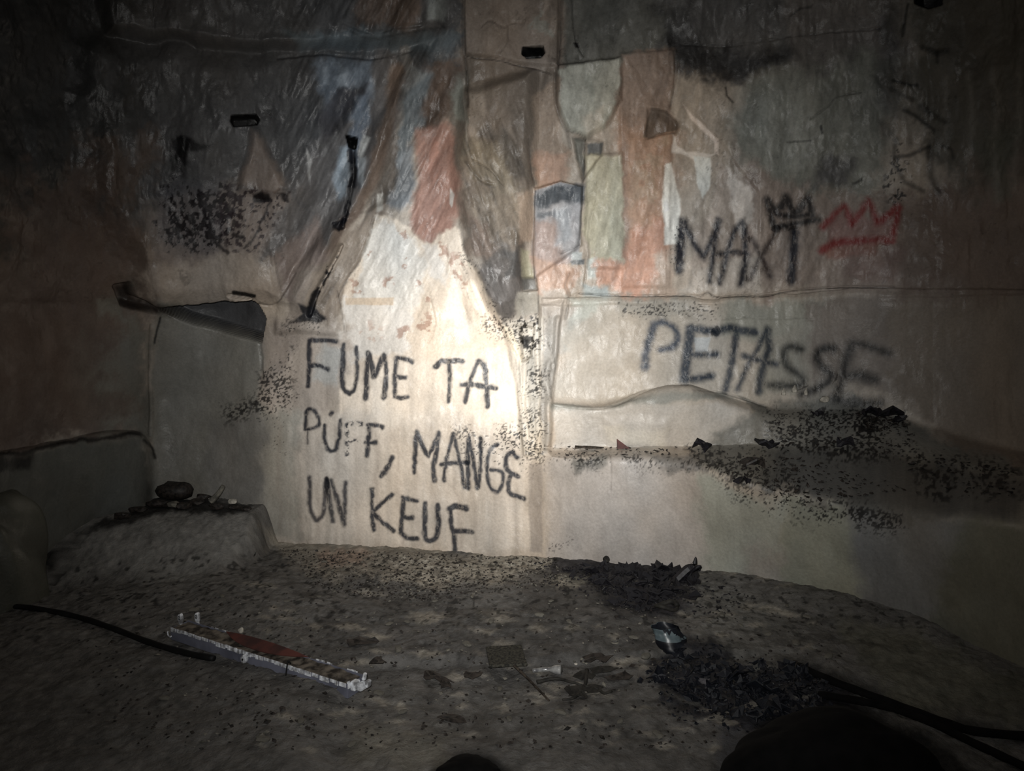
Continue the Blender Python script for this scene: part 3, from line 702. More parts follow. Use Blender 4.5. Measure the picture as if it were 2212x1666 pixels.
# ------------------------------------------------------------------ materials
def mat_rock(name, rough=0.55, bump=0.5, spec=0.4, wet=0.35, fine=260.0):
    m = bpy.data.materials.new(name); m.use_nodes = True
    n = m.node_tree; b = n.nodes['Principled BSDF']
    at_ = n.nodes.new('ShaderNodeAttribute'); at_.attribute_name = 'pigment'
    tcx = n.nodes.new('ShaderNodeTexCoord')
    n1 = n.nodes.new('ShaderNodeTexNoise'); n1.inputs['Scale'].default_value = 70; n1.inputs['Detail'].default_value = 6
    n2 = n.nodes.new('ShaderNodeTexNoise'); n2.inputs['Scale'].default_value = fine; n2.inputs['Detail'].default_value = 3
    n3 = n.nodes.new('ShaderNodeTexNoise'); n3.inputs['Scale'].default_value = 9; n3.inputs['Detail'].default_value = 4
    for q in (n1, n2, n3):
        n.links.new(tcx.outputs['Object'], q.inputs['Vector'])
    mr = n.nodes.new('ShaderNodeMapRange'); mr.inputs[1].default_value = 0.3; mr.inputs[2].default_value = 0.7
    mr.inputs[3].default_value = 0.89; mr.inputs[4].default_value = 1.09
    n.links.new(n1.outputs['Fac'], mr.inputs[0])
    mx = n.nodes.new('ShaderNodeMix'); mx.data_type = 'RGBA'; mx.blend_type = 'MULTIPLY'; mx.inputs[0].default_value = 1
    n.links.new(at_.outputs['Color'], mx.inputs[6]); n.links.new(mr.outputs[0], mx.inputs[7])
    n.links.new(mx.outputs[2], b.inputs['Base Color'])
    rr = n.nodes.new('ShaderNodeMapRange'); rr.inputs[1].default_value = 0.42; rr.inputs[2].default_value = 0.62
    rr.inputs[3].default_value = max(0.15, rough - wet); rr.inputs[4].default_value = rough + 0.15
    n.links.new(n3.outputs['Fac'], rr.inputs[0]); n.links.new(rr.outputs[0], b.inputs['Roughness'])
    gl = n.nodes.new('ShaderNodeMapRange'); gl.inputs[1].default_value = 0.68; gl.inputs[2].default_value = 0.72
    gl.inputs[3].default_value = 0.0; gl.inputs[4].default_value = 1.0
    n.links.new(n2.outputs['Fac'], gl.inputs[0])
    mg = n.nodes.new('ShaderNodeMix'); mg.data_type = 'FLOAT'
    n.links.new(gl.outputs[0], mg.inputs[0]); n.links.new(rr.outputs[0], mg.inputs[2]); mg.inputs[3].default_value = 0.12
    n.links.new(mg.outputs[0], b.inputs['Roughness'])
    b.inputs['Specular IOR Level'].default_value = spec
    ad = n.nodes.new('ShaderNodeMath'); ad.operation = 'MULTIPLY_ADD'; ad.inputs[1].default_value = 0.45
    n.links.new(n2.outputs['Fac'], ad.inputs[0]); n.links.new(n1.outputs['Fac'], ad.inputs[2])
    bp = n.nodes.new('ShaderNodeBump'); bp.inputs['Strength'].default_value = bump; bp.inputs['Distance'].default_value = 0.006
    n.links.new(ad.outputs[0], bp.inputs['Height']); n.links.new(bp.outputs[0], b.inputs['Normal'])
    return m


def mat_plain(name, c, rough=0.6, spec=0.4, var=0.25, c2=None, scale=40, bump=0.3, metal=0.0, dist=0.003):
    m = bpy.data.materials.new(name); m.use_nodes = True
    n = m.node_tree; b = n.nodes['Principled BSDF']
    tcx = n.nodes.new('ShaderNodeTexCoord')
    n1 = n.nodes.new('ShaderNodeTexNoise'); n1.inputs['Scale'].default_value = scale; n1.inputs['Detail'].default_value = 5
    n.links.new(tcx.outputs['Object'], n1.inputs['Vector'])
    r = n.nodes.new('ShaderNodeValToRGB')
    r.color_ramp.elements[0].position = 0.38; r.color_ramp.elements[1].position = 0.62
    l = lin(c); l2 = lin(c2) if c2 is not None else l * (1 - var)
    r.color_ramp.elements[0].color = (*l2, 1); r.color_ramp.elements[1].color = (*l, 1)
    n.links.new(n1.outputs['Fac'], r.inputs[0]); n.links.new(r.outputs[0], b.inputs['Base Color'])
    b.inputs['Roughness'].default_value = rough
    b.inputs['Specular IOR Level'].default_value = spec
    b.inputs['Metallic'].default_value = metal
    bp = n.nodes.new('ShaderNodeBump'); bp.inputs['Strength'].default_value = bump; bp.inputs['Distance'].default_value = dist
    n.links.new(n1.outputs['Fac'], bp.inputs['Height']); n.links.new(bp.outputs[0], b.inputs['Normal'])
    return m


M = dict(
    rock=mat_rock('damp_rock', 0.6, 0.35, 0.4, 0.25),
    paint=mat_rock('spray_paint', 0.5, 0.4, 0.4, 0.15),
    soil=mat_rock('trodden_soil', 0.8, 0.9, 0.3, 0.2, 180.0),
    char=mat_plain('charred_flakes', (34, 32, 38), 0.5, 0.35, c2=(16, 16, 18), scale=60, bump=.6),
    charbrown=mat_plain('burnt_crumbs', (52, 46, 42), 0.6, 0.4, c2=(20, 18, 16), scale=50, bump=.6),
    black=mat_plain('matte_black', (13, 12, 12), 0.9, 0.15, c2=(6, 6, 6), scale=20, bump=.6),
    rubber=mat_plain('black_rubber', (20, 20, 20), 0.65, 0.3, c2=(12, 12, 12), scale=30),
    stone=mat_plain('grey_stone', (126, 122, 112), 0.8, 0.3, c2=(86, 84, 78), scale=30, bump=.7),
    pale=mat_plain('pale_chalk', (206, 200, 188), 0.75, 0.3, c2=(150, 146, 136), scale=40, bump=.5),
    white=mat_plain('chipped_white_enamel', (236, 240, 246), 0.45, 0.5, c2=(120, 120, 122), scale=48),
    lilac=mat_plain('lilac_enamel_side', (112, 114, 128), 0.6, 0.4, c2=(88, 90, 102), scale=10, bump=.15),  # lilac-grey of the fitting's housing
    dirt=mat_plain('caked_dirt', (120, 112, 102), 0.85, 0.2, c2=(48, 44, 40), scale=30, bump=.8),
    rust=mat_plain('red_brown_rust', (96, 54, 48), 0.6, 0.35, c2=(62, 40, 38), scale=14, bump=.3),
    teal=mat_plain('melted_teal_plastic', (104, 116, 120), 0.35, 0.5, c2=(70, 82, 86), scale=12, bump=.4),
    darkteal=mat_plain('melted_dark_plastic', (28, 31, 38), 0.45, 0.35, c2=(14, 15, 20), scale=16, bump=.5),
    wood=mat_plain('dark_twig', (70, 62, 54), 0.8, 0.2, c2=(36, 32, 28), scale=60, bump=.6),
    leaf=mat_plain('withered_leaf', (48, 46, 42), 0.75, 0.3, c2=(26, 25, 23), scale=40, bump=.5),
    tile=mat_plain('dark_mesh_pad', (74, 72, 64), 0.8, 0.2, c2=(34, 34, 32), scale=90, bump=.9),
    glass=mat_plain('scuffed_clear_plastic', (150, 150, 148), 0.2, 0.6, c2=(90, 90, 92), scale=30, bump=.3),
)


# ------------------------------------------------------------------ mesh helpers
def make_mesh(name, verts, faces, mat, cols=None, smooth=True):
    """verts (N,3); faces (M,k) array"""
    verts = np.asarray(verts, np.float32); faces = np.asarray(faces, np.int32)
    me = bpy.data.meshes.new(name)
    k = faces.shape[1]
    me.vertices.add(len(verts)); me.vertices.foreach_set('co', verts.ravel())
    me.loops.add(faces.size); me.loops.foreach_set('vertex_index', faces.ravel())
    me.polygons.add(len(faces))
    me.polygons.foreach_set('loop_start', np.arange(0, faces.size, k, dtype=np.int32))
    me.polygons.foreach_set('use_smooth', np.full(len(faces), smooth, bool))
    me.update(calc_edges=True)
    me.validate()
    if cols is not None:
        ca = me.color_attributes.new('pigment', 'FLOAT_COLOR', 'POINT')
        rgba = np.ones((len(verts), 4), np.float32); rgba[:, :3] = cols
        ca.data.foreach_set('color', rgba.ravel())
    me.materials.append(mat)
    return me


def link(name, me, parent=None, label=None, cat=None, group=None, kind=None, loc=None):
    o = bpy.data.objects.new(name, me)
    COL.objects.link(o)
    if parent is not None:
        o.parent = parent
    if loc is not None:
        o.location = loc
    if label: o['label'] = label
    if cat: o['category'] = cat
    if group: o['group'] = group
    if kind: o['kind'] = kind
    return o


def submesh(name, V, FC, sel, mat, cols):
    f = FC[sel]
    u, inv = np.unique(f.ravel(), return_inverse=True)
    return make_mesh(name, V[u], inv.reshape(f.shape), mat, cols[u])


def grid_faces(nr, nc):
    i = np.arange(nr - 1)[:, None] * nc + np.arange(nc - 1)[None, :]
    i = i.ravel()
    return np.stack([i, i + 1, i + nc + 1, i + nc], 1)


def grid_normals(G):
    du = np.gradient(G, axis=1); dv_ = np.gradient(G, axis=0)
    n = np.cross(du, dv_)
    n /= np.linalg.norm(n, axis=2, keepdims=True) + 1e-12
    return n


# ------------------------------------------------------------------ the walls: one surveyed ring of profiles, cut into left, back and right
def station(px, Yf, rows):
    """rows: 8 of (py, Y) above the floor line"""
    D = Yf * cs + 1.5 * sn
    x = (px - 1106) / F * D
    pts = [np.array([x, Yf, -0.15]), np.array([x, Yf, 0.0])]
    for py, Y in rows:
        pts.append(at(px, py, Y))
    return pts


def plain_station(x, y, zs):
    return [np.array([x, y, z]) for z in zs]


ZS = [-.15, 0, .6, .64, .95, 1.0, 1.55, 1.62, 2.6, 3.75]
ST = [
    (plain_station(-3.0, -0.7, ZS), 60),
    (station(-260, 3.15, [(1020, 3.15), (1010, 3.2), (900, 3.2), (870, 3.2), (655, 3.25), (640, 3.25), (300, 3.15), (-90, 3.05)]), 90),
    (station(0, 3.95, [(985, 3.95), (977, 4.0), (900, 4.0), (870, 4.0), (655, 4.02), (640, 4.0), (300, 3.85), (-90, 3.75)]), 75),
    (station(150, 4.4, [(960, 4.4), (952, 4.46), (890, 4.46), (865, 4.46), (655, 4.42), (640, 4.4), (300, 4.2), (-90, 4.1)]), 68),
    (station(300, 4.8, [(944, 4.82), (936, 4.88), (885, 4.88), (860, 4.88), (655, 4.75), (640, 4.73), (300, 4.42), (-90, 4.3)]), 18),
    (station(335, 5.0, [(985, 5.0), (970, 5.0), (885, 5.0), (860, 5.0), (655, 4.82), (640, 4.78), (300, 4.45), (-90, 4.35)]), 48),
    (station(450, 5.05, [(985, 5.05), (970, 5.05), (880, 5.05), (855, 5.05), (655, 4.92), (640, 4.88), (300, 4.52), (-90, 4.4)]), 50),
    (station(570, 4.98, [(985, 4.98), (970, 4.98), (875, 4.97), (850, 4.96), (655, 4.88), (640, 4.86), (300, 4.62), (-90, 4.5)]), 92),
    (station(790, 4.84, [(985, 4.84), (970, 4.84), (870, 4.85), (850, 4.85), (655, 4.86), (640, 4.86), (300, 4.76), (-90, 4.66)]), 92),
    (station(1000, 4.74, [(985, 4.75), (970, 4.75), (870, 4.77), (850, 4.77), (655, 4.80), (640, 4.80), (300, 4.78), (-90, 4.7)]), 66),
    (station(1165, 4.64, [(985, 4.60), (968, 4.66), (872, 4.66), (855, 4.70), (655, 4.74), (640, 4.73), (300, 4.76), (-90, 4.72)]), 58),
    (station(1300, 4.52, [(992, 4.46), (968, 4.66), (884, 4.62), (868, 4.72), (655, 4.75), (640, 4.71), (300, 4.72), (-90, 4.7)]), 74),
    (station(1480, 4.33, [(1002, 4.28), (972, 4.60), (852, 4.55), (842, 4.68), (655, 4.73), (642, 4.68), (300, 4.68), (-90, 4.62)]), 70),
    (station(1650, 4.10, [(1050, 4.02), (968, 4.46), (905, 4.52), (884, 4.64), (655, 4.70), (640, 4.65), (300, 4.6), (-90, 4.52)]), 82),
    (station(1850, 3.78, [(1090, 3.70), (975, 4.20), (912, 4.42), (890, 4.54), (655, 4.62), (630, 4.58), (300, 4.5), (-90, 4.4)]), 82),
    (station(2050, 3.35, [(1112, 3.30), (1010, 3.85), (962, 4.08), (935, 4.22), (655, 4.35), (630, 4.33), (300, 4.25), (-90, 4.15)]), 76),
    (station(2250, 2.88, [(1135, 2.85), (1035, 3.35), (1000, 3.58), (985, 3.72), (655, 3.9), (630, 3.88), (300, 3.8), (-90, 3.72)]), 50),
    (station(2700, 1.95, [(1200, 1.95), (1100, 2.3), (1050, 2.5), (1030, 2.6), (655, 2.9), (640, 2.88), (300, 2.85), (-90, 2.8)]), 60),
    (plain_station(2.9, -0.7, ZS), 0),
]
P = np.array([s_[0] for s_ in ST])          # stations x 10 x 3
colsG = []
col_id = []
for i in range(len(P) - 1):
    p0 = P[max(i - 1, 0)]; p1 = P[i]; p2 = P[i + 1]; p3 = P[min(i + 2, len(P) - 1)]
    n = ST[i][1]
    # chord-scaled tangents keep the curve from overshooting
    L = np.linalg.norm(p2 - p1, axis=1, keepdims=True)
    L0 = np.linalg.norm(p1 - p0, axis=1, keepdims=True) + 1e-6
    L2 = np.linalg.norm(p3 - p2, axis=1, keepdims=True) + 1e-6
    d1 = (p2 - p1) / L if i == 0 else ((p2 - p1) / L + (p1 - p0) / L0) * .5
    d2 = (p2 - p1) / L if i == len(P) - 2 else ((p2 - p1) / L + (p3 - p2) / L2) * .5
    T = np.linspace(0, 1, n, endpoint=(i == len(P) - 2))
    for tt in T:
        h00 = 2 * tt ** 3 - 3 * tt ** 2 + 1; h10 = tt ** 3 - 2 * tt ** 2 + tt
        h01 = -2 * tt ** 3 + 3 * tt ** 2; h11 = tt ** 3 - tt ** 2
        colsG.append(h00 * p1 + h10 * L * d1 + h01 * p2 + h11 * L * d2)
        col_id.append(i)
colsG = np.array(colsG)                       # ncol x 10 x 3
col_id = np.array(col_id)
ROWN = [16, 85, 26, 40, 16, 80, 10, 136, 140]
rowsG = []
for j, n in enumerate(ROWN):
    T = np.linspace(0, 1, n, endpoint=(j == len(ROWN) - 1))[:, None, None]
    a_ = colsG[:, j][None]; b_ = colsG[:, j + 1][None]
    rowsG.append(a_ * (1 - T) + b_ * T)
G = np.concatenate(rowsG, 0)                  # nrow x ncol x 3
# round the bed edges a little
for _ in range(14):
    G[1:-1] = 0.25 * G[:-2] + 0.5 * G[1:-1] + 0.25 * G[2:]
for _ in range(8):
    G[:, 1:-1] = 0.25 * G[:, :-2] + 0.5 * G[:, 1:-1] + 0.25 * G[:, 2:]
NR, NC = G.shape[:2]
NRM = grid_normals(G)
mid = G[NR // 2, NC // 2]
if np.dot(NRM[NR // 2, NC // 2], CAM - mid) < 0:
    NRM = -NRM; flip = True
else:
    flip = False
S_ = np.zeros((NR, NC)); S_[:, 1:] = np.cumsum(np.linalg.norm(np.diff(G[NR // 2], axis=0), axis=1))[None, :]
T_ = np.zeros((NR, NC)); T_[1:, :] = np.cumsum(np.linalg.norm(np.diff(G[:, NC // 2], axis=0), axis=1))[:, None]
bx_, by_ = proj(G.reshape(-1, 3))
H = wall_relief(bx_, by_, S_.ravel(), T_.ravel()).reshape(NR, NC)
W = G + NRM * H[..., None]
WN = grid_normals(W)
if flip:
    WN = -WN
WV = W.reshape(-1, 3); WNf = WN.reshape(-1, 3)
wpx, wpy = proj(WV)
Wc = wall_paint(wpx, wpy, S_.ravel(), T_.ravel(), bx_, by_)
FC = grid_faces(NR, NC)
if flip:
    FC = FC[:, ::-1]
fcol = (np.arange(len(FC)) % (NC - 1))
frow = (np.arange(len(FC)) // (NC - 1))
fsec = col_id[fcol]
fpx = wpx[FC].mean(1); fpy = wpy[FC].mean(1)
BL, BR = 7, 10                               # station indices: back wall spans stations 7..10
cum = np.cumsum([0] + ROWN)
side = np.where(fsec < BL, 0, np.where(fsec < BR, 1, 2))
part_of = np.zeros(len(FC), int)
PARTS = [
    (2, 'bench_block', 'row', (0, cum[2] + 26), 'pale smooth lower bench of rock'),
    (2, 'rock_bed', 'row', (cum[2] + 26, cum[4] + 10), 'rounded grey middle bed of rock'),
    (2, 'rock_lobe', 'poly', [(1202, 150), (1338, 130), (1342, 220), (1310, 275), (1266, 300), (1228, 285), (1205, 230)], 'greenish grey hanging lobe of rock'),
    (1, 'rock_block', 'poly', [(1155, 412), (1212, 392), (1256, 405), (1256, 500), (1248, 560), (1215, 575), (1155, 600)], None),
    (2, 'rock_block', 'poly', [(1155, 412), (1212, 392), (1256, 405), (1256, 530), (1215, 560), (1155, 600)], 'blue-grey rock block with a dark sooty top'),
    (1, 'rock_spur', 'poly', [(1008, 150), (1160, 160), (1150, 420), (1128, 560), (1120, 640), (1085, 695), (1050, 640), (1010, 520), (985, 380)], 'brown pointed spur of hanging rock'),
    (1, 'plaster_patch', 'poly', [(812, 468), (860, 475), (903, 515), (932, 530), (962, 500), (985, 490), (1030, 600), (1060, 660), (1110, 740), (737, 740), (742, 620), (790, 540)], 'cream patch with orange stains'),
    (0, 'bench_block', 'row', (0, cum[2] + 6), 'dark grey lower block'),
]
parts = []
for k, (sd, nm, how, arg, lab) in enumerate(PARTS):
    if lab is None:
        continue
    ok = (side == sd) & (part_of == 0)
    if how == 'row':
        m = ok & (frow >= arg[0]) & (frow < arg[1])
        if sd == 0:
            m &= fsec < 4
    else:
        m = ok & (sd_poly(fpx, fpy, arg) < 0)
    part_of[m] = k + 1
    parts.append((k + 1, sd, nm, lab, m))
walls = []
for sd, nm in ((0, 'wall_left'), (1, 'wall_back'), (2, 'wall_right')):
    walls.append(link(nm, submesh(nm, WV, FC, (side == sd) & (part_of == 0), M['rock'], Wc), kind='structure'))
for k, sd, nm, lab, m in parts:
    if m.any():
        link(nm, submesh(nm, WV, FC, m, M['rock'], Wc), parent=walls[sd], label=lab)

# painted letters: the wall skin itself, refined and raised by the paint film
WG = W; PXG = wpx.reshape(NR, NC); PYG = wpy.reshape(NR, NC)


def bil(Garr, r, c, fr, fc):
    a = Garr[r, c]; b = Garr[r, c + 1]; d = Garr[r + 1, c]; e = Garr[r + 1, c + 1]
    if Garr.ndim == 3:
        fr = fr[..., None]; fc = fc[..., None]
    return a * (1 - fr) * (1 - fc) + b * (1 - fr) * fc + d * fr * (1 - fc) + e * fr * fc


for L in LETTERS:
    word, ch, strokes, soft, c, a, brk = L
    allp = [q for st in strokes for q in st[0]]
    fi = bbox_sel(fpx, fpy, allp, soft + 14)
    al = letter_alpha(L, fpx[fi], fpy[fi])
    fi = fi[al > 0.10]
    K = 3
    r0 = frow[fi]; c0 = fcol[fi]
    # unique fine lattice
    RR, CC = [], []
    for a1 in range(K + 1):
        for a2 in range(K + 1):
            RR.append(r0 * K + a1); CC.append(c0 * K + a2)
    RR = np.stack(RR, 1); CC = np.stack(CC, 1)
    key = RR.astype(np.int64) * (NC * K + 1) + CC
    uk, inv = np.unique(key.ravel(), return_inverse=True)
    inv = inv.reshape(key.shape)
    ur = uk // (NC * K + 1); uc = uk % (NC * K + 1)
    ri = np.minimum(ur // K, NR - 2); ci = np.minimum(uc // K, NC - 2)
    fr = (ur - ri * K) / K; fc_ = (uc - ci * K) / K
    V = bil(WG, ri, ci, fr, fc_) + bil(WN, ri, ci, fr, fc_) * 0.0016
    s1 = bil(S_, ri, ci, fr, fc_); t1 = bil(T_, ri, ci, fr, fc_)
    x1, y1 = proj(V)
    al = letter_alpha(L, x1, y1)
    quads = []
    for a1 in range(K):
        for a2 in range(K):
            q = a1 * (K + 1) + a2
            quads.append(inv[:, [q, q + 1, q + K + 2, q + K + 1]])
    Q = np.concatenate(quads, 0)
    Q = Q[al[Q].mean(1) > 0.22]
    if flip:
        Q = Q[:, ::-1]
    if not len(Q):
        continue
    u_, iv = np.unique(Q.ravel(), return_inverse=True)
    cc = wall_paint(x1[u_], y1[u_], s1[u_], t1[u_])
    me = make_mesh('graffiti_letter', V[u_], iv.reshape(Q.shape), M['paint'], cc)
    nm = 'graffiti_crown' if ch == 'crown' else ('graffiti_comma' if ch == 'comma' else 'graffiti_letter')
    cx = np.mean([q[0] for q in allp])
    par = walls[1] if cx < 1165 else walls[2]
    if word == 'red crown':
        lab = 'red spray-painted crown'
    elif ch == 'crown':
        lab = 'black spray-painted crown over the I of MAXI'
    elif ch == 'comma':
        lab = 'black spray-painted comma after PUFF'
    else:
        lab = 'black spray-painted %s of %s' % (ch, word)
        if word == 'PETASSE':
            lab = 'dark blue-black sprayed %s of PETASSE' % ch
    link(nm, me, parent=par, label=lab)

# ------------------------------------------------------------------ floor
def floor_h(x, y):
    h = 0.02 * fbm(x * 1.3, y * 1.3, 201, 3) + 0.012 * fbm(x * 5, y * 5, 205, 3) + 0.006 * fbm(x * 18, y * 18, 209, 3) + 0.003 * fbm(x * 55, y * 55, 213, 2)
    # raised platform of packed earth in the left corner
    edge = sstep(-1.60, -1.72, x + 0.02 * fbm(x * 6, y * 6, 220, 2) + 0.30 * np.clip(4.6 - y, 0, 2))
    plat = sstep(4.25, 4.85, y + 0.28 * np.clip(-x - 1.7, 0, 1.6) * 1.0)
    h = h + 0.27 * edge * plat
    # bank of fallen earth along the right wall
    wx = np.interp(y, [1.0, 2.0, 2.88, 3.35, 3.78, 4.1, 4.33, 4.52, 4.64], [2.6, 2.35, 2.06, 1.98, 1.76, 1.40, 1.02, .56, .17])
    h = h + 0.06 * sstep(0.5, 0.0, wx - x) * sstep(0.9, 1.5, x)
    # slight step across the floor
    h = h - 0.03 * sstep(3.22, 3.16, y + 0.04 * vnoise(x * 3, y * 0.5, 230)) * sstep(-.75, -.6, x) * sstep(1.3, 1.0, x)
    # heap under the burnt debris
    h = h + 0.05 * np.exp(-((x - 1.1) / .45) ** 2 - ((y - 3.05) / .3) ** 2)
    h = h + 0.02 * np.exp(-((x - .72) / .35) ** 2 - ((y - 4.0) / .2) ** 2)
    return h


def floor_paint(x, y, px, py):
    C = Canvas(px, py)
    C.col = np.tile(lin((98, 96, 93)), (len(px), 1))
    p = C.paint
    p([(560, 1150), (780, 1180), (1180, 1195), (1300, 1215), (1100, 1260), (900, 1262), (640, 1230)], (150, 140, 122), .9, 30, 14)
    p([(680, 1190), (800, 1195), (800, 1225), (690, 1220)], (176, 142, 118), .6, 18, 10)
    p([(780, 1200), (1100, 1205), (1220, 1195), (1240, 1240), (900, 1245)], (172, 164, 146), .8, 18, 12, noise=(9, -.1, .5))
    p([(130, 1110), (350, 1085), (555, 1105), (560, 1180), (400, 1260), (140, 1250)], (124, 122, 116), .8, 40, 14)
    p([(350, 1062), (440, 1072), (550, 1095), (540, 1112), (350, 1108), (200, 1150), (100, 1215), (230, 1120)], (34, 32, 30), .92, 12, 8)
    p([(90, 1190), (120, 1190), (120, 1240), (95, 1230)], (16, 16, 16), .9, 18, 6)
    # soot beneath the burnt heaps, and other dark floor patches
    p([(1200, 1190), (1510, 1218), (1520, 1300), (1480, 1320), (1390, 1340), (1330, 1340), (1290, 1290), (1180, 1250)], (44, 42, 50), .9, 16, 10)
    p([(700, 1280), (1400, 1340), (1350, 1480), (700, 1460)], (84, 82, 80), .6, 90, 20)  # middle of the floor painted darker to offset the torch's falloff
    p([(1190, 1250), (1350, 1260), (1340, 1330), (1260, 1310), (1090, 1320)], (70, 66, 62), .7, 20, 14)
    p([(1180, 1245), (1290, 1250), (1250, 1275), (1200, 1275)], (132, 126, 108), .7, 10, 8)
    p([(1500, 1250), (1640, 1290), (1760, 1400), (1660, 1460), (1520, 1400)], (112, 110, 104), .8, 40, 20)
    p([(1400, 1440), (1480, 1380), (1560, 1380), (1600, 1440), (1760, 1440), (1850, 1510), (1830, 1560), (1680, 1600), (1560, 1560), (1420, 1520)], (36, 36, 44), .92, 18, 12)
    p([(1540, 1560), (1640, 1560), (1640, 1666), (1560, 1666)], (44, 46, 58), .6, 40, 12)
    p([(1640, 1560), (1740, 1520), (1850, 1520), (2000, 1580), (2150, 1700), (1550, 1700)], (14, 13, 13), .95, 40, 6)  # soft black floor colour around the large mound
    p([(940, 1640), (1000, 1622), (1060, 1628), (1110, 1680), (920, 1680)], (14, 13, 13), .95, 22, 4)  # soft black floor colour around the small hump
    p([(1730, 1440), (1850, 1480), (2050, 1560), (2230, 1600)], (38, 36, 34), .8, 24, 6, line=22)
    p([(1800, 1340), (1950, 1360), (2260, 1500), (2260, 1580), (1950, 1540)], (96, 94, 74), .7, 50, 16)
    p([(1420, 1395), (1450, 1385), (1460, 1400), (1430, 1410)], (120, 114, 100), .5, 10, 6)
    p([(1500, 1460), (1540, 1460), (1560, 1480), (1520, 1485)], (104, 100, 104), .8, 6, 8)
    p([(1440, 1500), (1500, 1520), (1560, 1530)], (110, 106, 96), .5, 8, 5, line=8)
    for k in range(300):
        x0 = 560 + 1240 * rng_u(k * 3 + 1); y0 = 1235 + 400 * rng_u(k * 7 + 2)
        w = 10 + 34 * rng_u(k + 11); hh = 3 + 8 * rng_u(k + 23)
        c = (168, 158, 138) if k % 3 == 0 else ((60, 56, 52) if k % 3 == 1 else (84, 80, 74))
        p([(x0 - w, y0), (x0, y0 - hh), (x0 + w, y0 + hh * .3), (x0, y0 + hh)], c, .5, 9, 8)
    # foreground pale patch
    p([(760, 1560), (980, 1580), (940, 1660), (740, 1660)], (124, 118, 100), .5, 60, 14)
    v = 1 + .26 * fbm(x * 2.0, y * 2.6, 301, 4) + .22 * fbm(x * 14, y * 14, 305, 3) + .22 * fbm(x * 42, y * 42, 309, 2)
    C.col *= np.clip(v, .35, 1.7)[:, None]
    sp = sstep(.42, .6, fbm(x * 30, y * 24, 311, 3)) * sstep(1180, 1210, py) * sstep(1500, 1300, py)
    C.col *= (1 - .7 * sp)[:, None]
    return np.clip(C.col, .003, .9)


xs = np.concatenate([np.arange(-3.4, -2.6, .04), np.arange(-2.6, 2.6, .0085), np.arange(2.6, 3.4, .04)])
ys = np.concatenate([np.arange(-0.9, 2.15, .05), np.arange(2.15, 5.3, .0095)])
X, Y = np.meshgrid(xs, ys)
Z = floor_h(X.ravel(), Y.ravel())
FV = np.stack([X.ravel(), Y.ravel(), Z], 1)
gx, gy = proj(FV)
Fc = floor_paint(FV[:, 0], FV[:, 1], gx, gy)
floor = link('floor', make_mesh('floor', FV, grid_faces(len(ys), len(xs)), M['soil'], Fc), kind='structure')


def floor_at(px, py):
    d = ray(px, py); t0 = 1.5 / -d[2]
    for _ in range(6):
        q = CAM + d * t0
        z = float(floor_h(np.array([q[0]]), np.array([q[1]]))[0])
        t0 = (1.5 - z) / -d[2]
    return CAM + d * t0


def on_floor(x, y):
    return np.array([x, y, float(floor_h(np.array([x]), np.array([y]))[0])])


_vis = np.nonzero((WNf * (CAM - WV)).sum(1) > 0)[0]


def wall_at(px, py):
    d = (wpx[_vis] - px) ** 2 + (wpy[_vis] - py) ** 2
    # nearest to the camera among close candidates
    k = np.argsort(d)[:6]
    j = _vis[k[0]]
    return WV[j].copy(), WNf[j].copy()


# ceiling and the unseen wall behind the photographer
xs2 = np.arange(-4.0, 4.01, .12); ys2 = np.arange(-1.2, 5.6, .12)
X2, Y2 = np.meshgrid(xs2, ys2)
Z2 = 3.62 + .06 * fbm(X2.ravel() * .9, Y2.ravel() * .9, 401, 4)
CV = np.stack([X2.ravel(), Y2.ravel(), Z2], 1)
cc = np.tile(lin((100, 94, 86)), (len(CV), 1)) * (1 + .2 * fbm(CV[:, 0] * 2, CV[:, 1] * 2, 403, 3))[:, None]
link('ceiling', make_mesh('ceiling', CV, grid_faces(len(ys2), len(xs2))[:, ::-1], M['rock'], cc), kind='structure')
zs2 = np.arange(-.2, 3.8, .12)
X3, Z3 = np.meshgrid(np.arange(-3.3, 3.31, .12), zs2)
BV = np.stack([X3.ravel(), -0.72 + .05 * fbm(X3.ravel() * 1.2, Z3.ravel() * 1.2, 405, 4), Z3.ravel()], 1)
cc = np.tile(lin((130, 116, 102)), (len(BV), 1)) * (1 + .2 * fbm(BV[:, 0] * 2, BV[:, 2] * 2, 407, 3))[:, None]
link('wall_front', make_mesh('wall_front', BV, grid_faces(len(zs2), X3.shape[1]), M['rock'], cc), kind='structure')


# ------------------------------------------------------------------ small generators
def rand_rot(r=1.0):
    a, b, c = (random.uniform(-r, r), random.uniform(-r, r), random.uniform(0, 6.28))
    return np.array(mathutils.Euler((a, b, c)).to_matrix())


ICO = None


def ico():
    global ICO
    if ICO is None:
        import bmesh
        bm = bmesh.new(); bmesh.ops.create_icosphere(bm, subdivisions=2, radius=1)
        v = np.array([q.co[:] for q in bm.verts]); f = np.array([[q.index for q in ff.verts] for ff in bm.faces])
        bm.free(); ICO = (v, f)
    return ICO


def rock_mesh(sx_, sy_, sz_, seed=0, rough=.25):
    v, f = ico()
    n = fbm(v[:, 0] * 1.3 + seed, v[:, 1] * 1.3 + v[:, 2] * 1.7 + seed * 2, 500 + seed, 3)
    w = v * (1 + rough * n)[:, None]
    w = np.sign(w) * np.abs(w) ** .85
    return w * np.array([sx_, sy_, sz_]), f


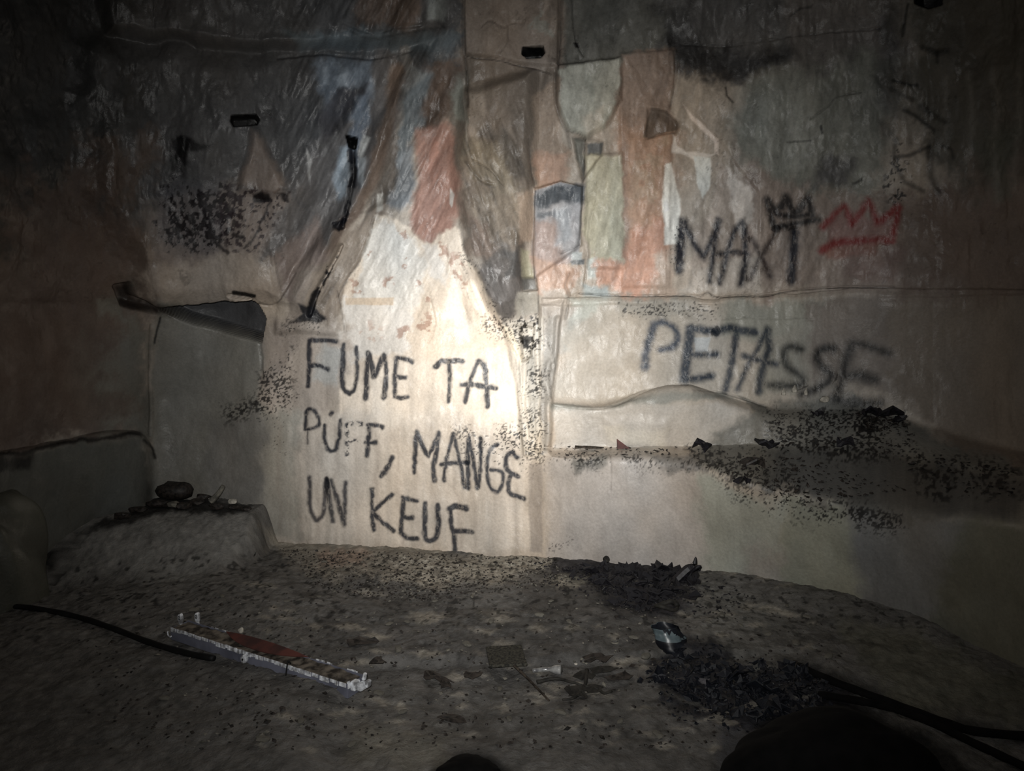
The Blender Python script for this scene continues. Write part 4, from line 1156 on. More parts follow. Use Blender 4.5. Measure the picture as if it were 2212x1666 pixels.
def flake(size, seed, curl=.35, thick=.06, n=9, aspect=1.0):
    """crumpled burnt flake: ragged curled plate with thickness"""
    r = np.random.default_rng(seed)
    ang = np.linspace(0, 2 * math.pi, n, endpoint=False) + r.uniform(-.15, .15, n)
    rad = size * r.uniform(.55, 1.1, n)
    o = np.stack([np.cos(ang) * rad * aspect, np.sin(ang) * rad, curl * size * r.uniform(-1, 1, n)], 1)
    i_ = o * .5; i_[:, 2] = curl * size * .5 * r.uniform(-1, 1, n)
    c = np.zeros((1, 3)); c[0, 2] = size * .1
    top = np.concatenate([o, i_, c]); bot = top.copy(); bot[:, 2] -= thick * size + .0008
    V = np.concatenate([top, bot]); m = len(top); Fs = []
    for k in range(n):
        k2 = (k + 1) % n
        Fs += [(k, k2, n + k2), (k, n + k2, n + k), (n + k, n + k2, 2 * n)]
        Fs += [(m + k2, m + k, m + n + k2), (m + n + k2, m + k, m + n + k), (m + n + k2, m + n + k, m + 2 * n)]
        Fs += [(k2, k, m + k), (k2, m + k, m + k2)]
    V[:, 2] += thick * size + curl * size * .5
    return V, np.array(Fs)


class Batch:
    def __init__(s):
        s.v = []; s.f = []; s.n = 0

    def add(s, v, f):
        s.v.append(v); s.f.append(f + s.n); s.n += len(v)

    def mesh(s, name, mat, smooth=False):
        return make_mesh(name, np.concatenate(s.v), np.concatenate(s.f), mat, smooth=smooth)


def tube(pts, r, nseg=10, cap=True):
    P_ = np.array(pts, float); n = len(P_)
    rr = np.full(n, r) if np.isscalar(r) else np.array(r)
    tan = np.gradient(P_, axis=0); tan /= np.linalg.norm(tan, axis=1, keepdims=True) + 1e-9
    up = np.array([0, 0, 1.0]); V = []
    for k in range(n):
        a = np.cross(tan[k], up if abs(tan[k][2]) < .95 else np.array([1.0, 0, 0])); a /= np.linalg.norm(a)
        b = np.cross(a, tan[k])
        for q in range(nseg):
            t = 2 * math.pi * q / nseg
            V.append(P_[k] + rr[k] * (math.cos(t) * a + math.sin(t) * b))
    Fs = []
    for k in range(n - 1):
        for q in range(nseg):
            q2 = (q + 1) % nseg
            i, j, l, m = k * nseg + q, k * nseg + q2, (k + 1) * nseg + q2, (k + 1) * nseg + q
            Fs += [(i, j, l), (i, l, m)]
    if cap:
        V += [P_[0], P_[-1]]
        for q in range(nseg):
            q2 = (q + 1) % nseg
            Fs += [(len(V) - 2, q2, q), (len(V) - 1, (n - 1) * nseg + q, (n - 1) * nseg + q2)]
    return np.array(V), np.array(Fs)


def dense(pts, n=6):
    P_ = [tuple(p_) for p_ in pts]
    A_ = np.array(P_, float); out = []
    for i in range(len(A_) - 1):
        p0 = A_[max(i - 1, 0)]; p1 = A_[i]; p2 = A_[i + 1]; p3 = A_[min(i + 2, len(A_) - 1)]
        for k in range(n):
            t = k / n
            out.append(.5 * (2 * p1 + (p2 - p0) * t + (2 * p0 - 5 * p1 + 4 * p2 - p3) * t * t + (3 * p1 - p0 - 3 * p2 + p3) * t ** 3))
    out.append(A_[-1])
    return np.array(out)


def box(cx, cy, cz, lx, ly, lz, bev=.0):
    """box centred at c with full sizes l, chamfered long edges"""
    b = min(bev, lx / 2.2, ly / 2.2, lz / 2.2)
    if b <= 0:
        v = np.array([(i, j, k) for i in (-.5, .5) for j in (-.5, .5) for k in (-.5, .5)]) * [lx, ly, lz]
        f = np.array([(0, 1, 3, 2), (4, 6, 7, 5), (0, 4, 5, 1), (2, 3, 7, 6), (0, 2, 6, 4), (1, 5, 7, 3)])
        f = np.concatenate([f[:, [0, 1, 2]], f[:, [0, 2, 3]]])
        return v + [cx, cy, cz], f
    import bmesh
    bm = bmesh.new(); bmesh.ops.create_cube(bm, size=1)
    for q in bm.verts:
        q.co.x *= lx; q.co.y *= ly; q.co.z *= lz
    bmesh.ops.bevel(bm, geom=bm.edges[:], offset=b, segments=2, affect='EDGES', profile=.6)
    bmesh.ops.triangulate(bm, faces=bm.faces[:])
    bm.verts.index_update()
    v = np.array([q.co[:] for q in bm.verts]) + [cx, cy, cz]
    f = np.array([[q.index for q in ff.verts] for ff in bm.faces]); bm.free()
    return v, f


# ------------------------------------------------------------------ old fluorescent batten on the floor
Apt = floor_at(388, 1375); Bpt = floor_at(768, 1500)
axis = Bpt - Apt; Lf = float(np.linalg.norm(axis[:2])); rot = math.atan2(axis[1], axis[0])
tiltz = math.atan2(Bpt[2] - Apt[2], Lf)
fx_ = bpy.data.objects.new('light_fixture', None); COL.objects.link(fx_)
fx_.location = (Apt + Bpt) / 2 + np.array([0, 0, .004])
fx_.rotation_euler = (0, -tiltz, rot)
fx_['label'] = 'long broken fluorescent light fitting with chipped white rim lying on the soil'
fx_['category'] = 'light fitting'
fx_.scale = (1, 1.3, 1.35)
hl = Lf / 2


def fpart(name, vf, mat, label=None, parent=fx_, smooth=False):
    v, f = vf
    return link(name, make_mesh(name, v, f, M[mat], smooth=smooth), parent=parent, label=label)


def joined(*vfs):
    b = Batch()
    for v, f in vfs:
        b.add(np.asarray(v, float), np.asarray(f))
    return np.concatenate(b.v), np.concatenate(b.f)


# local x along the fitting, -y faces the camera side
fpart('housing', joined(box(0, -.036, .022, Lf, .003, .044, .001), box(0, .036, .022, Lf, .003, .044, .001), box(0, 0, .003, Lf, .07, .004, .001),
                        box(-hl, 0, .02, .004, .072, .04), box(hl, 0, .02, .004, .072, .04)), 'lilac', 'lilac-grey metal housing')
# top tray with a bed of dirt
nx = 120; ny = 10
tx = np.linspace(-hl + .004, hl - .004, nx); ty = np.linspace(-.033, .034, ny)
TX, TY = np.meshgrid(tx, ty)
TZ = .040 + .004 * fbm(TX.ravel() * 30, TY.ravel() * 30, 600, 3)
fpart('dirt_layer', (np.stack([TX.ravel(), TY.ravel(), TZ], 1), grid_faces(ny, nx)), 'dirt', 'caked dirt on the tray', smooth=True)
# chipped enamel rim in short plates
r = np.random.default_rng(5)
x = -hl
rim = Batch()
while x < hl - .02:
    l = r.uniform(.012, .06)
    if -.35 * hl < x < 0.05 * hl:
        l = r.uniform(.01, .022)
    if x + l > hl: l = hl - x
    hgt = r.uniform(.009, .016)
    v, f = box(x + l / 2, -.0385 - r.uniform(0, .001), .046 - hgt / 2 + r.uniform(-.001, .001), l * r.uniform(.72, .97), .0035, hgt, .0008)
    rim.add(v, f)
    x += l
link('chipped_rim', rim.mesh('chipped_rim', M['white']), parent=fx_, label='flaking white enamel rim', kind='stuff')
rim2 = Batch(); x = -hl * .75
while x < hl - .02:
    l = r.uniform(.008, .03)
    if r.random() < .55 and not (-.35 * hl < x < .35 * hl):
        v, f = box(x + l / 2, .0375, .045, l * .85, .003, r.uniform(.004, .008), .0006); rim2.add(v, f)
    x += l
link('chipped_rim', rim2.mesh('chipped_rim', M['white']), parent=fx_, label='traces of white enamel on the far rim', kind='stuff')
# rusted cover plate, bowed, over the middle
nx = 40; ny = 6
tx = np.linspace(-.50 * hl, .44 * hl, nx); TX, TY = np.meshgrid(tx, np.linspace(0, 1, ny))
taper = 1 - np.abs((TX + .03 * hl) / (.47 * hl)) ** 2.2
yy = .036 - TY * (.052 * np.clip(taper, .05, 1)); zz = .046 + .010 * np.clip(taper, 0, 1) * (1 - TY) + .001
Vp = np.stack([TX.ravel(), yy.ravel(), zz.ravel()], 1)
fq = grid_faces(ny, nx)
fq2 = np.concatenate([fq, fq[:, ::-1] + len(Vp)])
fpart('cover_plate', (np.concatenate([Vp, Vp - [0, 0, .0015]]), fq2), 'rust', 'red-brown rusty cover plate', smooth=True)
# lampholders at the left end: upright white ovals with a dark socket ring
for (xx, yy_, h0) in ((-hl + .004, .004, .062), (-hl + .045, .052, .056)):
    n = 20; vs_ = []; fs = []
    for dpt in (-.006, .006):
        for q in range(n):
            t = 2 * math.pi * q / n
            vs_.append((xx + .011 * math.cos(t), yy_ + dpt, h0 + .018 * math.sin(t)))
    vs_ += [(xx, yy_ - .006, h0), (xx, yy_ + .006, h0)]
    for q in range(n):
        q2 = (q + 1) % n
        fs += [(q, q2, n + q2), (q, n + q2, n + q), (q2, q, 2 * n), (n + q, n + q2, 2 * n + 1)]
    hld = fpart('lampholder', joined((np.array(vs_), np.array(fs)), box(xx, yy_, h0 - .026, .012, .010, .026, .002)), 'white', 'white oval lampholder with dark socket')
    ring = [(xx + .0045 * math.cos(t), yy_ - .0068, h0 + .004 + .0065 * math.sin(t)) for t in np.linspace(0, 2 * math.pi, 15)]
    v, f = tube(ring, .0013, 6, False)
    fpart('socket_ring', (v, f), 'rubber', 'dark socket ring', parent=hld, smooth=True)
# small curled clip, round button, far-end connector
hk = [(-hl + .01 + .014 * math.cos(t), -.046, .026 + .012 * math.sin(t)) for t in np.linspace(2.6, 5.6, 12)]
fpart('clip', tube(hk, .0028, 8), 'white', 'curled white clip', smooth=True)
n = 24
bt = [(.0 * hl - .03, -.042, .026), (.0 * hl - .03, -.056, .026)]
v, f = tube([bt[0], (bt[0][0], -.050, .026), bt[1]], [.015, .015, .013], n)
knob = fpart('round_knob', (v, f), 'white', 'round white button', smooth=False)
fpart('screw', tube([(bt[0][0], -.0562, .026), (bt[0][0], -.0585, .026)], .004, 10), 'rubber', 'dark centre screw', parent=knob)
fpart('end_connector', joined(box(hl + .012, -.012, .034, .026, .028, .028, .005), box(hl + .034, .0, .030, .026, .034, .022, .006), box(hl + .052, .012, .036, .018, .022, .020, .005),
                              tube([(hl + .03, .014, .045), (hl + .034, .016, .062)], [.009, .007], 10), tube([(hl - .004, -.03, .05), (hl + .004, -.032, .03)], [.006, .006], 8)), 'white', 'broken white ceramic end connector')
fpart('wire', tube(dense([(.42 * hl, -.034, .05), (.41 * hl, -.042, .06), (.405 * hl, -.046, .035), (.40 * hl, -.05, .008)], 5), .0028, 6), 'rubber', 'short black wire over the rim', smooth=True)

# ------------------------------------------------------------------ cables
def cable(name, pix, rad, label, cat, mat='rubber', lift=.8):
    pts = []
    dp = smooth_pts(pix, 6)
    for a_, b_ in dp:
        q = floor_at(a_, b_); q[2] += rad * lift; pts.append(q)
    pts = np.array(pts)
    rr = np.array([rad * (1 + .06 * math.sin(i * 1.3)) for i in range(len(pts))])
    v, f = tube(pts, rr, 12)
    o = np.array(pts[len(pts) // 2])
    return link(name, make_mesh(name, v - o, f, M[mat], smooth=True), label=label, cat=cat, loc=o)


cable('power_cable', [(-30, 1309), (0, 1312), (80, 1320), (165, 1337), (240, 1361), (320, 1392), (400, 1416), (462, 1428)], .014, 'thick black cable running in from the left towards the light fitting', 'cable')
cable('hose', [(1722, 1445), (1790, 1475), (1860, 1502), (1950, 1535), (2040, 1568), (2110, 1588), (2240, 1600)], .016, 'black hose along the foot of the right wall, farther of two', 'hose', 'black')
cable('hose', [(1770, 1508), (1850, 1520), (1930, 1538), (2020, 1572), (2110, 1616), (2230, 1672)], .015, 'black hose at lower right, nearer of two, ending in the black floor patch', 'hose', 'black')


# ------------------------------------------------------------------ rounded black stand-ins for two dark blobs at the bottom edge
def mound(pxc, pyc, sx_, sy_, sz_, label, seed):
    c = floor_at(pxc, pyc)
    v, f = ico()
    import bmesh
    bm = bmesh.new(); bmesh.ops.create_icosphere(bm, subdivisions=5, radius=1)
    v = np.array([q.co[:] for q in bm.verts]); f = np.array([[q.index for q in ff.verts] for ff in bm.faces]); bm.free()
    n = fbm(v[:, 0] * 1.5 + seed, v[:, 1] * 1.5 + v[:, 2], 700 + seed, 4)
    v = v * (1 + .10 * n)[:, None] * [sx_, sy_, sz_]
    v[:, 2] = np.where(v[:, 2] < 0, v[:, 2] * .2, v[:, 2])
    link('black_blob_stand_in', make_mesh('black_blob_stand_in', v, f, M['black'], smooth=True), label=label, cat='mound', loc=c)


mound(1800, 1690, .36, .18, .23, 'large rounded black stand-in for a dark blob at the lower right edge', 3)
mound(1012, 1672, .11, .07, .055, 'small black stand-in for a dark blob at the bottom edge below the stick', 5)

# ------------------------------------------------------------------ boulder at far left
c = floor_at(10, 1290)
v, f = None, None
import bmesh
bm = bmesh.new(); bmesh.ops.create_icosphere(bm, subdivisions=5, radius=1)
v = np.array([q.co[:] for q in bm.verts]); f = np.array([[q.index for q in ff.verts] for ff in bm.faces]); bm.free()
n = fbm(v[:, 0] * 1.4, v[:, 1] * 1.4 + v[:, 2] * 1.9, 720, 4)
v = np.sign(v) * np.abs(v) ** .7
v = v * (1 + .10 * n)[:, None] * [.28, .24, .58]
cols = np.tile(lin((78, 78, 70)), (len(v), 1)) * (1 + .25 * n)[:, None]
link('boulder', make_mesh('boulder', v, f, M['rock'], cols), label='tall rounded grey boulder at the far left edge', cat='rock', loc=c + [-.09, .0, 0])

# ------------------------------------------------------------------ small things placed on floor and ledges
def thing_mesh(name, vf, mat, pos, label, cat, group=None, rot_=None, smooth=False, sink=0.0):
    v, f = vf
    v = np.asarray(v, float)
    if rot_ is not None:
        v = v @ np.asarray(rot_).T
    v = v - [0, 0, v[:, 2].min() + sink]
    return link(name, make_mesh(name, v, f, M[mat], smooth=smooth), label=label, cat=cat, group=group, loc=pos)


RZ = lambda a: np.array(mathutils.Euler((0, 0, a)).to_matrix())


def RE(a, b, c):
    return np.array(mathutils.Euler((a, b, c)).to_matrix())


# white pebble by the fitting
thing_mesh('pebble', rock_mesh(.012, .010, .013, 3), 'pale', floor_at(521, 1368), 'tiny white pebble just behind the long light fitting', 'pebble')
# stone lump and chips on the left ledge
q = floor_at(378, 1082)
thing_mesh('stone', rock_mesh(.115, .07, .065, 9, .35), 'charbrown', q, 'dark flat-topped stone on the left ledge', 'rock', smooth=True)
thing_mesh('stone', rock_mesh(.045, .03, .022, 12, .3), 'stone', floor_at(385, 1092) - [0, .06, 0], 'small grey stone under the front of the dark flat-topped stone', 'rock')
thing_mesh('chalk_stick', tube(dense([(0, 0, 0), (.05, 0, .05), (.085, .005, .105)], 4), np.linspace(.022, .014, 9), 8), 'stone', floor_at(456, 1088), 'pale grey slanting shard leaning up on the left ledge', 'shard')
thing_mesh('stone', rock_mesh(.03, .02, .018, 14, .3), 'pale', floor_at(503, 1090), 'small pale stone at the right end of the left ledge', 'rock')
for i, (a_, b_, s_) in enumerate([(440, 1080, .045), (425, 1092, .05), (398, 1100, .05), (300, 1108, .05), (265, 1122, .05), (222, 1142, .05), (505, 1100, .04), (340, 1098, .06), (530, 1104, .035), (470, 1102, .05), (180, 1165, .05), (150, 1185, .05)]):
    thing_mesh('charcoal_lump', rock_mesh(s_, s_ * .7, s_ * .45, 30 + i, .4), 'charbrown', floor_at(a_, b_), 'charcoal lump in the dark row along the left ledge', 'charcoal', 'charcoal lumps along the left ledge')
for i, (a_, b_, s_) in enumerate([(562, 1150, .035), (575, 1160, .05), (552, 1172, .045), (540, 1185, .04), (545, 1200, .045), (558, 1140, .02), (590, 1162, .03), (536, 1196, .03)]):
    thing_mesh('charcoal_lump', flake(s_, 60 + i, .6, .12), 'charbrown', floor_at(a_, b_ + 5), 'black charred lump heaped at the corner of the raised earth', 'charcoal', 'charred lumps at the platform corner')

# flat dark pad, twig, leaves, plastic pieces on the floor
q = floor_at(1093, 1420)
thing_mesh('mesh_pad', box(0, 0, 0, .165, .19, .012, .003), 'tile', q, 'flat dark square pad lying in the middle of the floor', 'pad', rot_=RE(.0, 0, .12))
a_ = floor_at(1108, 1440); b_ = floor_at(1142, 1478); c_ = floor_at(1186, 1518)
pts = dense([a_ + [0, 0, .01], b_ + [0, 0, .02], c_ + [0, 0, .008]], 6); o = pts.mean(0)
link('twig', make_mesh('twig', *tube(pts - o, np.linspace(.007, .004, len(pts)), 7), M['wood'], smooth=True), label='thin dark twig slanting across the floor below the square pad', cat='twig', loc=o)
a_ = floor_at(1150, 1455); b_ = floor_at(1180, 1453); c_ = floor_at(1212, 1456)
bot = dense([a_ + [0, 0, .012], b_ + [0, 0, .014], (b_ + c_) / 2 + [0, 0, .016], c_ + [0, 0, .018]], 4); o = bot.mean(0)
link('plastic_pipe', make_mesh('plastic_pipe', *tube(bot - o, np.interp(np.arange(len(bot)), [0, 6, 9, 12], [.009, .010, .020, .021]), 12), M['glass'], smooth=True), label='small scuffed grey plastic funnel piece beside the twig', cat='plastic piece', loc=o)
thing_mesh('glass_bead', rock_mesh(.008, .006, .005, 4, .1), 'pale', floor_at(1244, 1437), 'tiny bright white bead behind the withered leaves', 'bead')
for i, (a1, b1, s_, asp, rz, lab) in enumerate([
        (1262, 1462, .035, 1.4, .4, 'dark withered leaf beside the plastic funnel piece'),
        (1245, 1500, .045, 1.5, -.9, 'large dark withered leaf, nearest of those below the funnel piece'),
        (1282, 1492, .034, 1.8, .3, 'pointed withered leaf with a curled tail towards the right'),
        (1300, 1450, .04, 1.9, 0, 'narrow withered leaf right of the white bead'),
        (1335, 1468, .04, 2.0, .1, 'flat dark scrap on the pale step edge, left of the burnt heap'),
        (1020, 1460, .04, 1.2, .2, 'small dark scrap standing on the pale step edge'),
        (943, 1468, .05, 1.7, -.7, 'curled black scrap on the step edge left of centre'),
        (962, 1480, .035, 1.1, -.2, 'dark round scrap beside the curled black scrap'),
        (780, 1390, .045, 2.2, .15, 'dark splinter on the floor right of the light fitting'),
        (815, 1432, .035, 1.2, 1.2, 'small dark curled scrap above the end of the light fitting'),
        (978, 1555, .03, 2.2, -.1, 'little dark splinter in the foreground'),
        (1290, 1425, .04, 2.0, .2, 'thin dark scrap behind the withered leaves')]):
    nm = 'withered_leaf' if 'leaf' in lab else ('splinter' if 'splinter' in lab else 'burnt_scrap')
    ct = 'leaf' if 'leaf' in lab else ('splinter' if 'splinter' in lab else 'scrap')
    thing_mesh(nm, flake(s_, 100 + i, .22, .05, 11, asp), 'leaf' if nm == 'withered_leaf' else 'charbrown', floor_at(a1, b1), lab, ct, rot_=RZ(rz), smooth=False)
for i, (pix, lab) in enumerate([([(1160, 1478), (1200, 1470), (1235, 1478), (1262, 1486)], 'thin dark stem running from the twig into the withered leaves'),
                                ([(1268, 1452), (1262, 1490), (1240, 1512), (1215, 1516)], 'dark curved stem crossing the withered leaves towards the bottom'),
                                ([(1262, 1488), (1290, 1492), (1305, 1502), (1322, 1497)], 'dark wavy stem right of the withered leaves')]):
    pts = np.array([floor_at(a1, b1) + [0, 0, .008] for a1, b1 in smooth_pts(pix, 4)]); o = pts.mean(0)
    link('stem', make_mesh('stem', *tube(pts - o, np.linspace(.009, .004, len(pts)), 7), M['leaf'], smooth=True), label=lab, cat='stem', loc=o)
ring = [(.018 * math.cos(t), .018 * math.sin(t), .004) for t in np.linspace(.4, 5.6, 16)]
thing_mesh('wire_ring', tube(ring, .003, 6), 'stone', floor_at(1328, 1388), 'tiny open wire ring lying on the soil in front of the burnt heap', 'ring')
ring = [(.055 * math.cos(t), .04 * math.sin(t), .012 + .01 * math.sin(t * 2)) for t in np.linspace(0, 6.1, 22)]
thing_mesh('plaster_ring', tube(ring, np.linspace(.014, .009, 22), 8), 'leaf', floor_at(1440, 1318), 'grey ring-shaped lump just below the burnt heap', 'lump', smooth=True)
# teal melted plastic container half buried
q = floor_at(1470, 1395)
nu, nv = 28, 14
UU, VV = np.meshgrid(np.linspace(0, 2 * math.pi, nu), np.linspace(0, 1, nv))
rad = (.075 + .02 * fbm(UU.ravel() * 1.2, VV.ravel() * 3, 800, 3).reshape(UU.shape)) * (1 - .25 * VV)
bx3 = np.cos(UU) * rad; by3 = np.sin(UU) * rad * .7
ax_ = np.array([-.5, .25, .8]); ax_ /= np.linalg.norm(ax_)
Vb = np.stack([bx3.ravel(), by3.ravel(), np.zeros(bx3.size)], 1) + VV.ravel()[:, None] * ax_ * .13
jar = thing_mesh('plastic_container', (Vb, grid_faces(nv, nu)), 'darkteal', q + [.0, 0, 0], 'melted dark plastic container with pale teal mouth, tipped over right of centre', 'container', smooth=True, sink=.03)
mth = (VV > .55)
sel = np.nonzero(VV.ravel() >= .54)[0]
Vm = Vb * 1.0
Vm[:, :2] *= 1.02
fm = grid_faces(nv, nu); keep = (VV.ravel()[fm] >= .5).all(1)
u_, iv = np.unique(fm[keep].ravel(), return_inverse=True)
zmin = Vb[:, 2].min() + .03
link('container_mouth', make_mesh('container_mouth', Vm[u_] - [0, 0, zmin], iv.reshape(-1, 4), M['teal'], smooth=True), parent=jar, label='pale teal translucent mouth')

# ledge finds on the right wall
q, _ = wall_at(1340, 968)
tri = np.array([(-.025, 0, 0), (.055, 0, 0), (-.028, .0, .062), (-.025, .02, 0), (.055, .02, 0), (-.028, .02, .058)])
trf = np.array([(0, 1, 2), (5, 4, 3), (0, 3, 4), (0, 4, 1), (1, 4, 5), (1, 5, 2), (2, 5, 3), (2, 3, 0)])
thing_mesh('rusty_shard', (tri, trf), 'rust', q + [0, -.03, 0], 'upright triangular rust-brown shard on the ledge', 'shard')
q, _ = wall_at(1268, 967)
thing_mesh('bark_strip', flake(.05, 140, .15, .15, 9, 2.0), 'wood', q + [0, -.02, -.005], 'dark thin strip lying on the ledge left of the triangular shard', 'strip')
for i, (a1, b1, s_, lab) in enumerate([
        (1516, 975, .055, 'crumpled black flake at the left end of the rubble shelf'),
        (1655, 968, .07, 'large charred piece on the rubble shelf below the T and A'),
        (1605, 1045, .05, 'black crumpled flake hanging over the front of the rubble shelf'),
        (1625, 1010, .06, 'flat grey burnt piece in the middle of the rubble shelf'),
        (1915, 905, .075, 'largest charred lump under the last letter E'),
        (1880, 900, .05, 'charred lump left of the largest one under the last E'),
        (1940, 915, .05, 'charred lump right of the largest one under the last E'),
        (1765, 900, .035, 'curled black flake above the rubble shelf centre'),
        (1820, 965, .05, 'charred piece at the back of the rubble shelf, right half')]):
    q, nn = wall_at(a1, b1)
    thing_mesh('charred_piece', flake(s_, 160 + i, .55, .2, 9, 1.3), 'char' if i != 3 else 'charbrown', q + nn * .01 + [0, 0, -.01], lab, 'charred piece', rot_=RE(.3, 0, i * .8))
# four small white cones stuck above the shelf
for i, (a1, b1, s_, lab) in enumerate([(1692, 848, .015, 'small white wax cone, leftmost of those below the first S'),
                                       (1714, 845, .017, 'tallest white wax cone, beside the leftmost one'),
                                       (1740, 850, .012, 'little grey-white wax cone below the first S, third from the left'),
                                       (1782, 866, .020, 'broad white lump between the wax cones and the shelf')]):
    q, nn = wall_at(a1, b1)
    v, f = tube([(0, 0, -.01), (0, 0, .008), (0.001, 0, .022), (.002, 0, .034)], [s_, s_ * .9, s_ * .55, s_ * .2], 10)
    if i == 3:
        v, f = rock_mesh(.03, .02, .022, 44, .35)
    nm = 'wax_cone' if i < 3 else 'chalk_lump'
    thing_mesh(nm, (v, f), 'pale', q + nn * .012 - [0, 0, .012], lab, 'wax cone' if i < 3 else 'lump', smooth=True)

# ------------------------------------------------------------------ burnt heaps: larger flakes one by one, crumbs as stuff
def heap(poly, count, smin, smax, name, label, cat, group, mat, seed, density_soft=1.0):
    r = np.random.default_rng(seed)
    xs_ = [p_[0] for p_ in poly]; ys_ = [p_[1] for p_ in poly]
    protos = [flake(1.0, seed * 10 + k, .55, .12, 9, r.uniform(.9, 1.9)) for k in range(9)]
    meshes = [None] * 9
    k = 0; tries = 0
    while k < count and tries < count * 30:
        tries += 1
        a1 = r.uniform(min(xs_), max(xs_)); b1 = r.uniform(min(ys_), max(ys_))
        if sd_poly(np.array([a1]), np.array([b1]), poly)[0] > 0:
            continue
        q = floor_at(a1, b1)
        j = k % 9
        s_ = r.uniform(smin, smax)
        if meshes[j] is None:
            v, f = protos[j]; v = v - [0, 0, v[:, 2].min()]
            meshes[j] = make_mesh(name, v, f, M[mat], smooth=False)
        o = link(name, meshes[j], label=label, cat=cat, group=group, loc=q + [0, 0, -.003])
        o.scale = (s_, s_, s_ * r.uniform(.6, 1.3))
        o.rotation_euler = (r.uniform(-.5, .5), r.uniform(-.5, .5), r.uniform(0, 6.28))
        k += 1


HEAP1 = [(1205, 1225), (1300, 1222), (1420, 1235), (1500, 1240), (1512, 1290), (1450, 1300), (1400, 1318), (1370, 1330), (1330, 1310), (1310, 1280), (1250, 1250)]
HEAP2 = [(1400, 1455), (1470, 1405), (1545, 1400), (1580, 1440), (1640, 1440), (1740, 1450), (1800, 1490), (1760, 1540), (1640, 1560), (1500, 1520)]
heap(HEAP1, 120, .018, .05, 'burnt_flake', 'curled black burnt flake in the heap against the right wall', 'burnt flake', 'burnt flakes in the heap by the wall', 'char', 41)
heap(HEAP2, 110, .015, .042, 'burnt_flake', 'glossy blue-black burnt flake in the heap around the plastic container', 'burnt flake', 'burnt flakes in the foreground heap', 'darkteal', 43)
heap([(1370, 1225), (1505, 1235), (1510, 1250), (1380, 1245)], 12, .03, .055, 'burnt_flake', 'upstanding black burnt flake along the back of the heap by the wall', 'burnt flake', 'upstanding burnt flakes at the wall', 'char', 47)
# horned scrap at the right end of the heap
q = floor_at(1495, 1262)
h1 = tube(dense([(-.08, 0, .0), (-.02, 0, .06), (.02, 0, .09), (.03, 0, .14)], 4), np.interp(np.arange(13), [0, 5, 9, 12], [.03, .03, .014, .003]), 8)
h2 = tube(dense([(-.02, 0, .05), (.03, 0, .075), (.055, 0, .085), (.062, 0, .078)], 4), np.linspace(.018, .003, 13), 8)
thing_mesh('horned_scrap', joined(h1, h2), 'char', q + [0, .05, -.02], 'black burnt scrap with two upturned horns at the right end of the heap', 'scrap')
thing_mesh('cap', joined(tube([(0, 0, 0), (0, 0, .018), (0, 0, .022)], [.02, .02, .012], 14)), 'leaf', floor_at(1308, 1222) + [0, 0, .02], 'small grey-green round cap on top of the burnt heap', 'cap', rot_=RE(.9, 0, .5))


def scatter(poly_list, count, smin, smax, fn, name, label, cat, mat, seed, smooth=False, lumps=False):
    r = np.random.default_rng(seed); B_ = Batch()
    protos = [flake(1.0, seed * 7 + k, .5, .2, 5) for k in range(8)]
    octa = (np.array([(1, 0, 0), (0, 1, 0), (-1, 0, 0), (0, -1, 0), (0, 0, .7), (0, 0, -.5)], float), np.array([(0, 1, 4), (1, 2, 4), (2, 3, 4), (3, 0, 4), (1, 0, 5), (2, 1, 5), (3, 2, 5), (0, 3, 5)]))
    tot = sum(w for _, w in poly_list)
    for poly, w in poly_list:
        xs_ = [p_[0] for p_ in poly]; ys_ = [p_[1] for p_ in poly]
        m = int(count * w / tot * 2.2)
        a1 = r.uniform(min(xs_), max(xs_), m); b1 = r.uniform(min(ys_), max(ys_), m)
        ok = sd_poly(a1, b1, poly) < 0
        a1 = a1[ok][:int(count * w / tot)]; b1 = b1[ok][:int(count * w / tot)]
        for k in range(len(a1)):
            q, nn = fn(a1[k], b1[k])
            s_ = r.uniform(smin, smax) * (1 if r.random() < .85 else 1.7)
            v, f = octa if lumps else protos[k % 8]
            v = (v * [s_, s_ * r.uniform(.5, 1), s_ * r.uniform(.4, .8)]) @ rand_rot(.5).T
            B_.add(v + q + nn * s_ * .15, f)
    me = B_.mesh(name, M[mat], smooth)
    return link(name, me, label=label, cat=cat, kind='stuff')


ff = lambda a, b: (floor_at(a, b), np.array([0, 0, 1.0]))
scatter([(HEAP1, 3), ([(1150, 1215), (1560, 1250), (1640, 1300), (1560, 1330), (1300, 1320), (1180, 1260)], 2)], 900, .005, .014, ff, 'burnt_crumbs', 'fine black crumbs around the burnt heap by the wall', 'crumbs', 'char', 3)
scatter([(HEAP2, 3), ([(1380, 1470), (1480, 1370), (1620, 1400), (1850, 1510), (1700, 1600), (1450, 1560)], 2)], 900, .004, .012, ff, 'burnt_crumbs', 'fine blue-black crumbs around the foreground burnt heap', 'crumbs', 'darkteal', 4)
scatter([([(600, 1185), (1200, 1205), (1240, 1260), (900, 1300), (700, 1280)], 2), ([(300, 1250), (1800, 1330), (1850, 1480), (1500, 1620), (200, 1620), (150, 1350)], 1.4)], 2600, .004, .011, ff, 'dark_grit', 'dark grit scattered over the trodden soil', 'grit', 'charbrown', 5, lumps=True)
scatter([([(600, 1185), (1200, 1205), (1240, 1260), (900, 1300), (700, 1280)], 1), ([(500, 1250), (1400, 1280), (1500, 1480), (400, 1620), (300, 1350)], 1)], 900, .003, .010, ff, 'pale_grit', 'pale grey grit scattered over the trodden soil', 'grit', 'stone', 6, lumps=True)


def near_wall(a, b):
    q, nn = wall_at(a, b)
    return q, nn


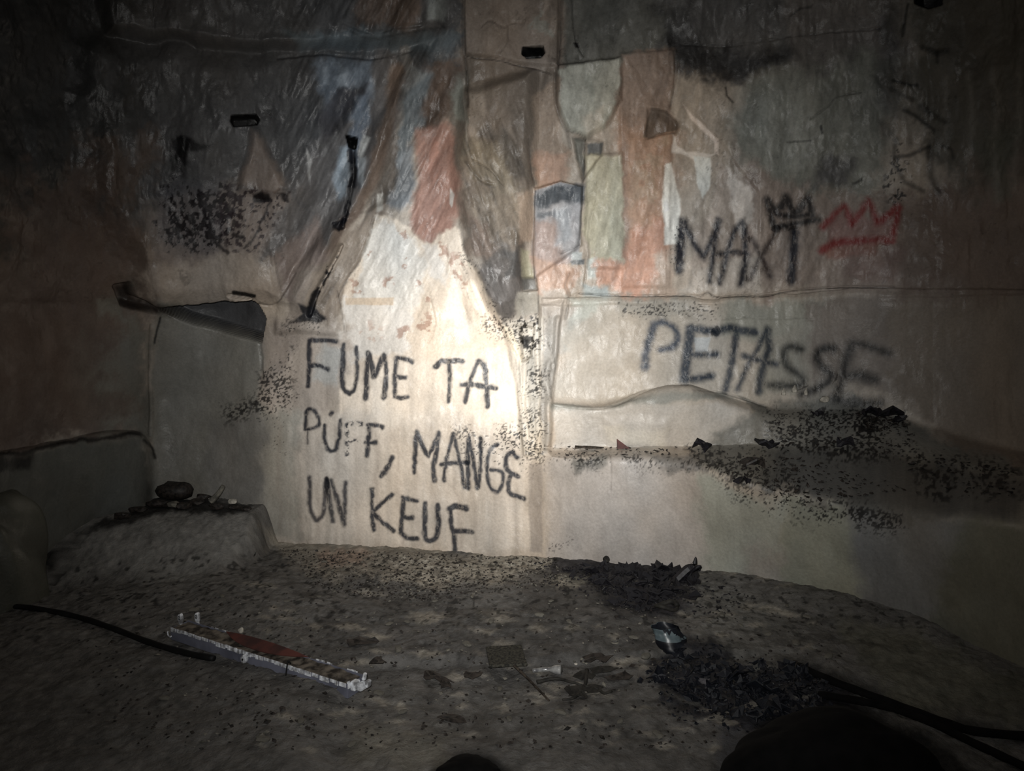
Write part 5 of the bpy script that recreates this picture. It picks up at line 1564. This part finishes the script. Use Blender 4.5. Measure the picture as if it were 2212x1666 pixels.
# keep the wall lookups quick by indexing only the shelf area
_keep = _vis
_vis = _vis[(wpx[_vis] > 1170) & (wpx[_vis] < 2230) & (wpy[_vis] > 840) & (wpy[_vis] < 1180)]
_vis = _vis[::2]
scatter([([(1480, 965), (1640, 985), (1800, 1000), (1960, 1060), (1700, 1100), (1600, 1040), (1500, 1005)], 3), ([(1640, 900), (1850, 890), (1960, 920), (2000, 980), (1700, 980)], 1.2), ([(1850, 888), (1955, 900), (1960, 935), (1860, 930)], 1.3),
         ([(1200, 965), (1480, 968), (1480, 985), (1220, 985)], .5), ([(1960, 980), (2200, 1010), (2200, 1080), (1980, 1070)], .8)], 700, .005, .016, near_wall, 'shelf_rubble', 'charred crumbs strewn over the rubble shelf of the right wall', 'rubble', 'charbrown', 8)
_vis = _keep

# individually visible stones on the soil
STN = [(700, 1215), (742, 1232), (585, 1265), (620, 1300), (645, 1345), (905, 1238), (980, 1255), (1020, 1290), (880, 1345), (940, 1300), (1060, 1345), (1165, 1330), (1190, 1300), (1230, 1345),
       (1370, 1380), (1395, 1420), (860, 1405), (730, 1340), (840, 1350), (1010, 1395), (690, 1290), (1560, 1330), (1600, 1352), (1660, 1372), (1720, 1392), (1745, 1335), (1650, 1320), (1700, 1310), (1530, 1345), (1790, 1420),
       (1080, 1490), (820, 1500), (870, 1540), (1100, 1555), (1210, 1540), (1340, 1560), (650, 1560), (570, 1600), (760, 1610), (1420, 1590), (355, 1510), (250, 1450), (480, 1290), (420, 1320)]
pm = []
for k in range(6):
    v, f = rock_mesh(1, .75, .45, 60 + k, .35)
    pm.append(make_mesh('stone', v - [0, 0, v[:, 2].min() * .6], f, M['stone'], smooth=False))
for k, (a1, b1) in enumerate(STN):
    s_ = .011 + .012 * rng_u(k + 140)
    o = link('stone', pm[k % 6], label='small grey stone half sunk in the trodden soil', cat='rock', group='small stones scattered on the cave floor', loc=floor_at(a1, b1))
    o.scale = (s_ * 1.3, s_, s_); o.rotation_euler = (0, 0, k * 1.1)
print('wall verts', len(WV), 'floor verts', len(FV))
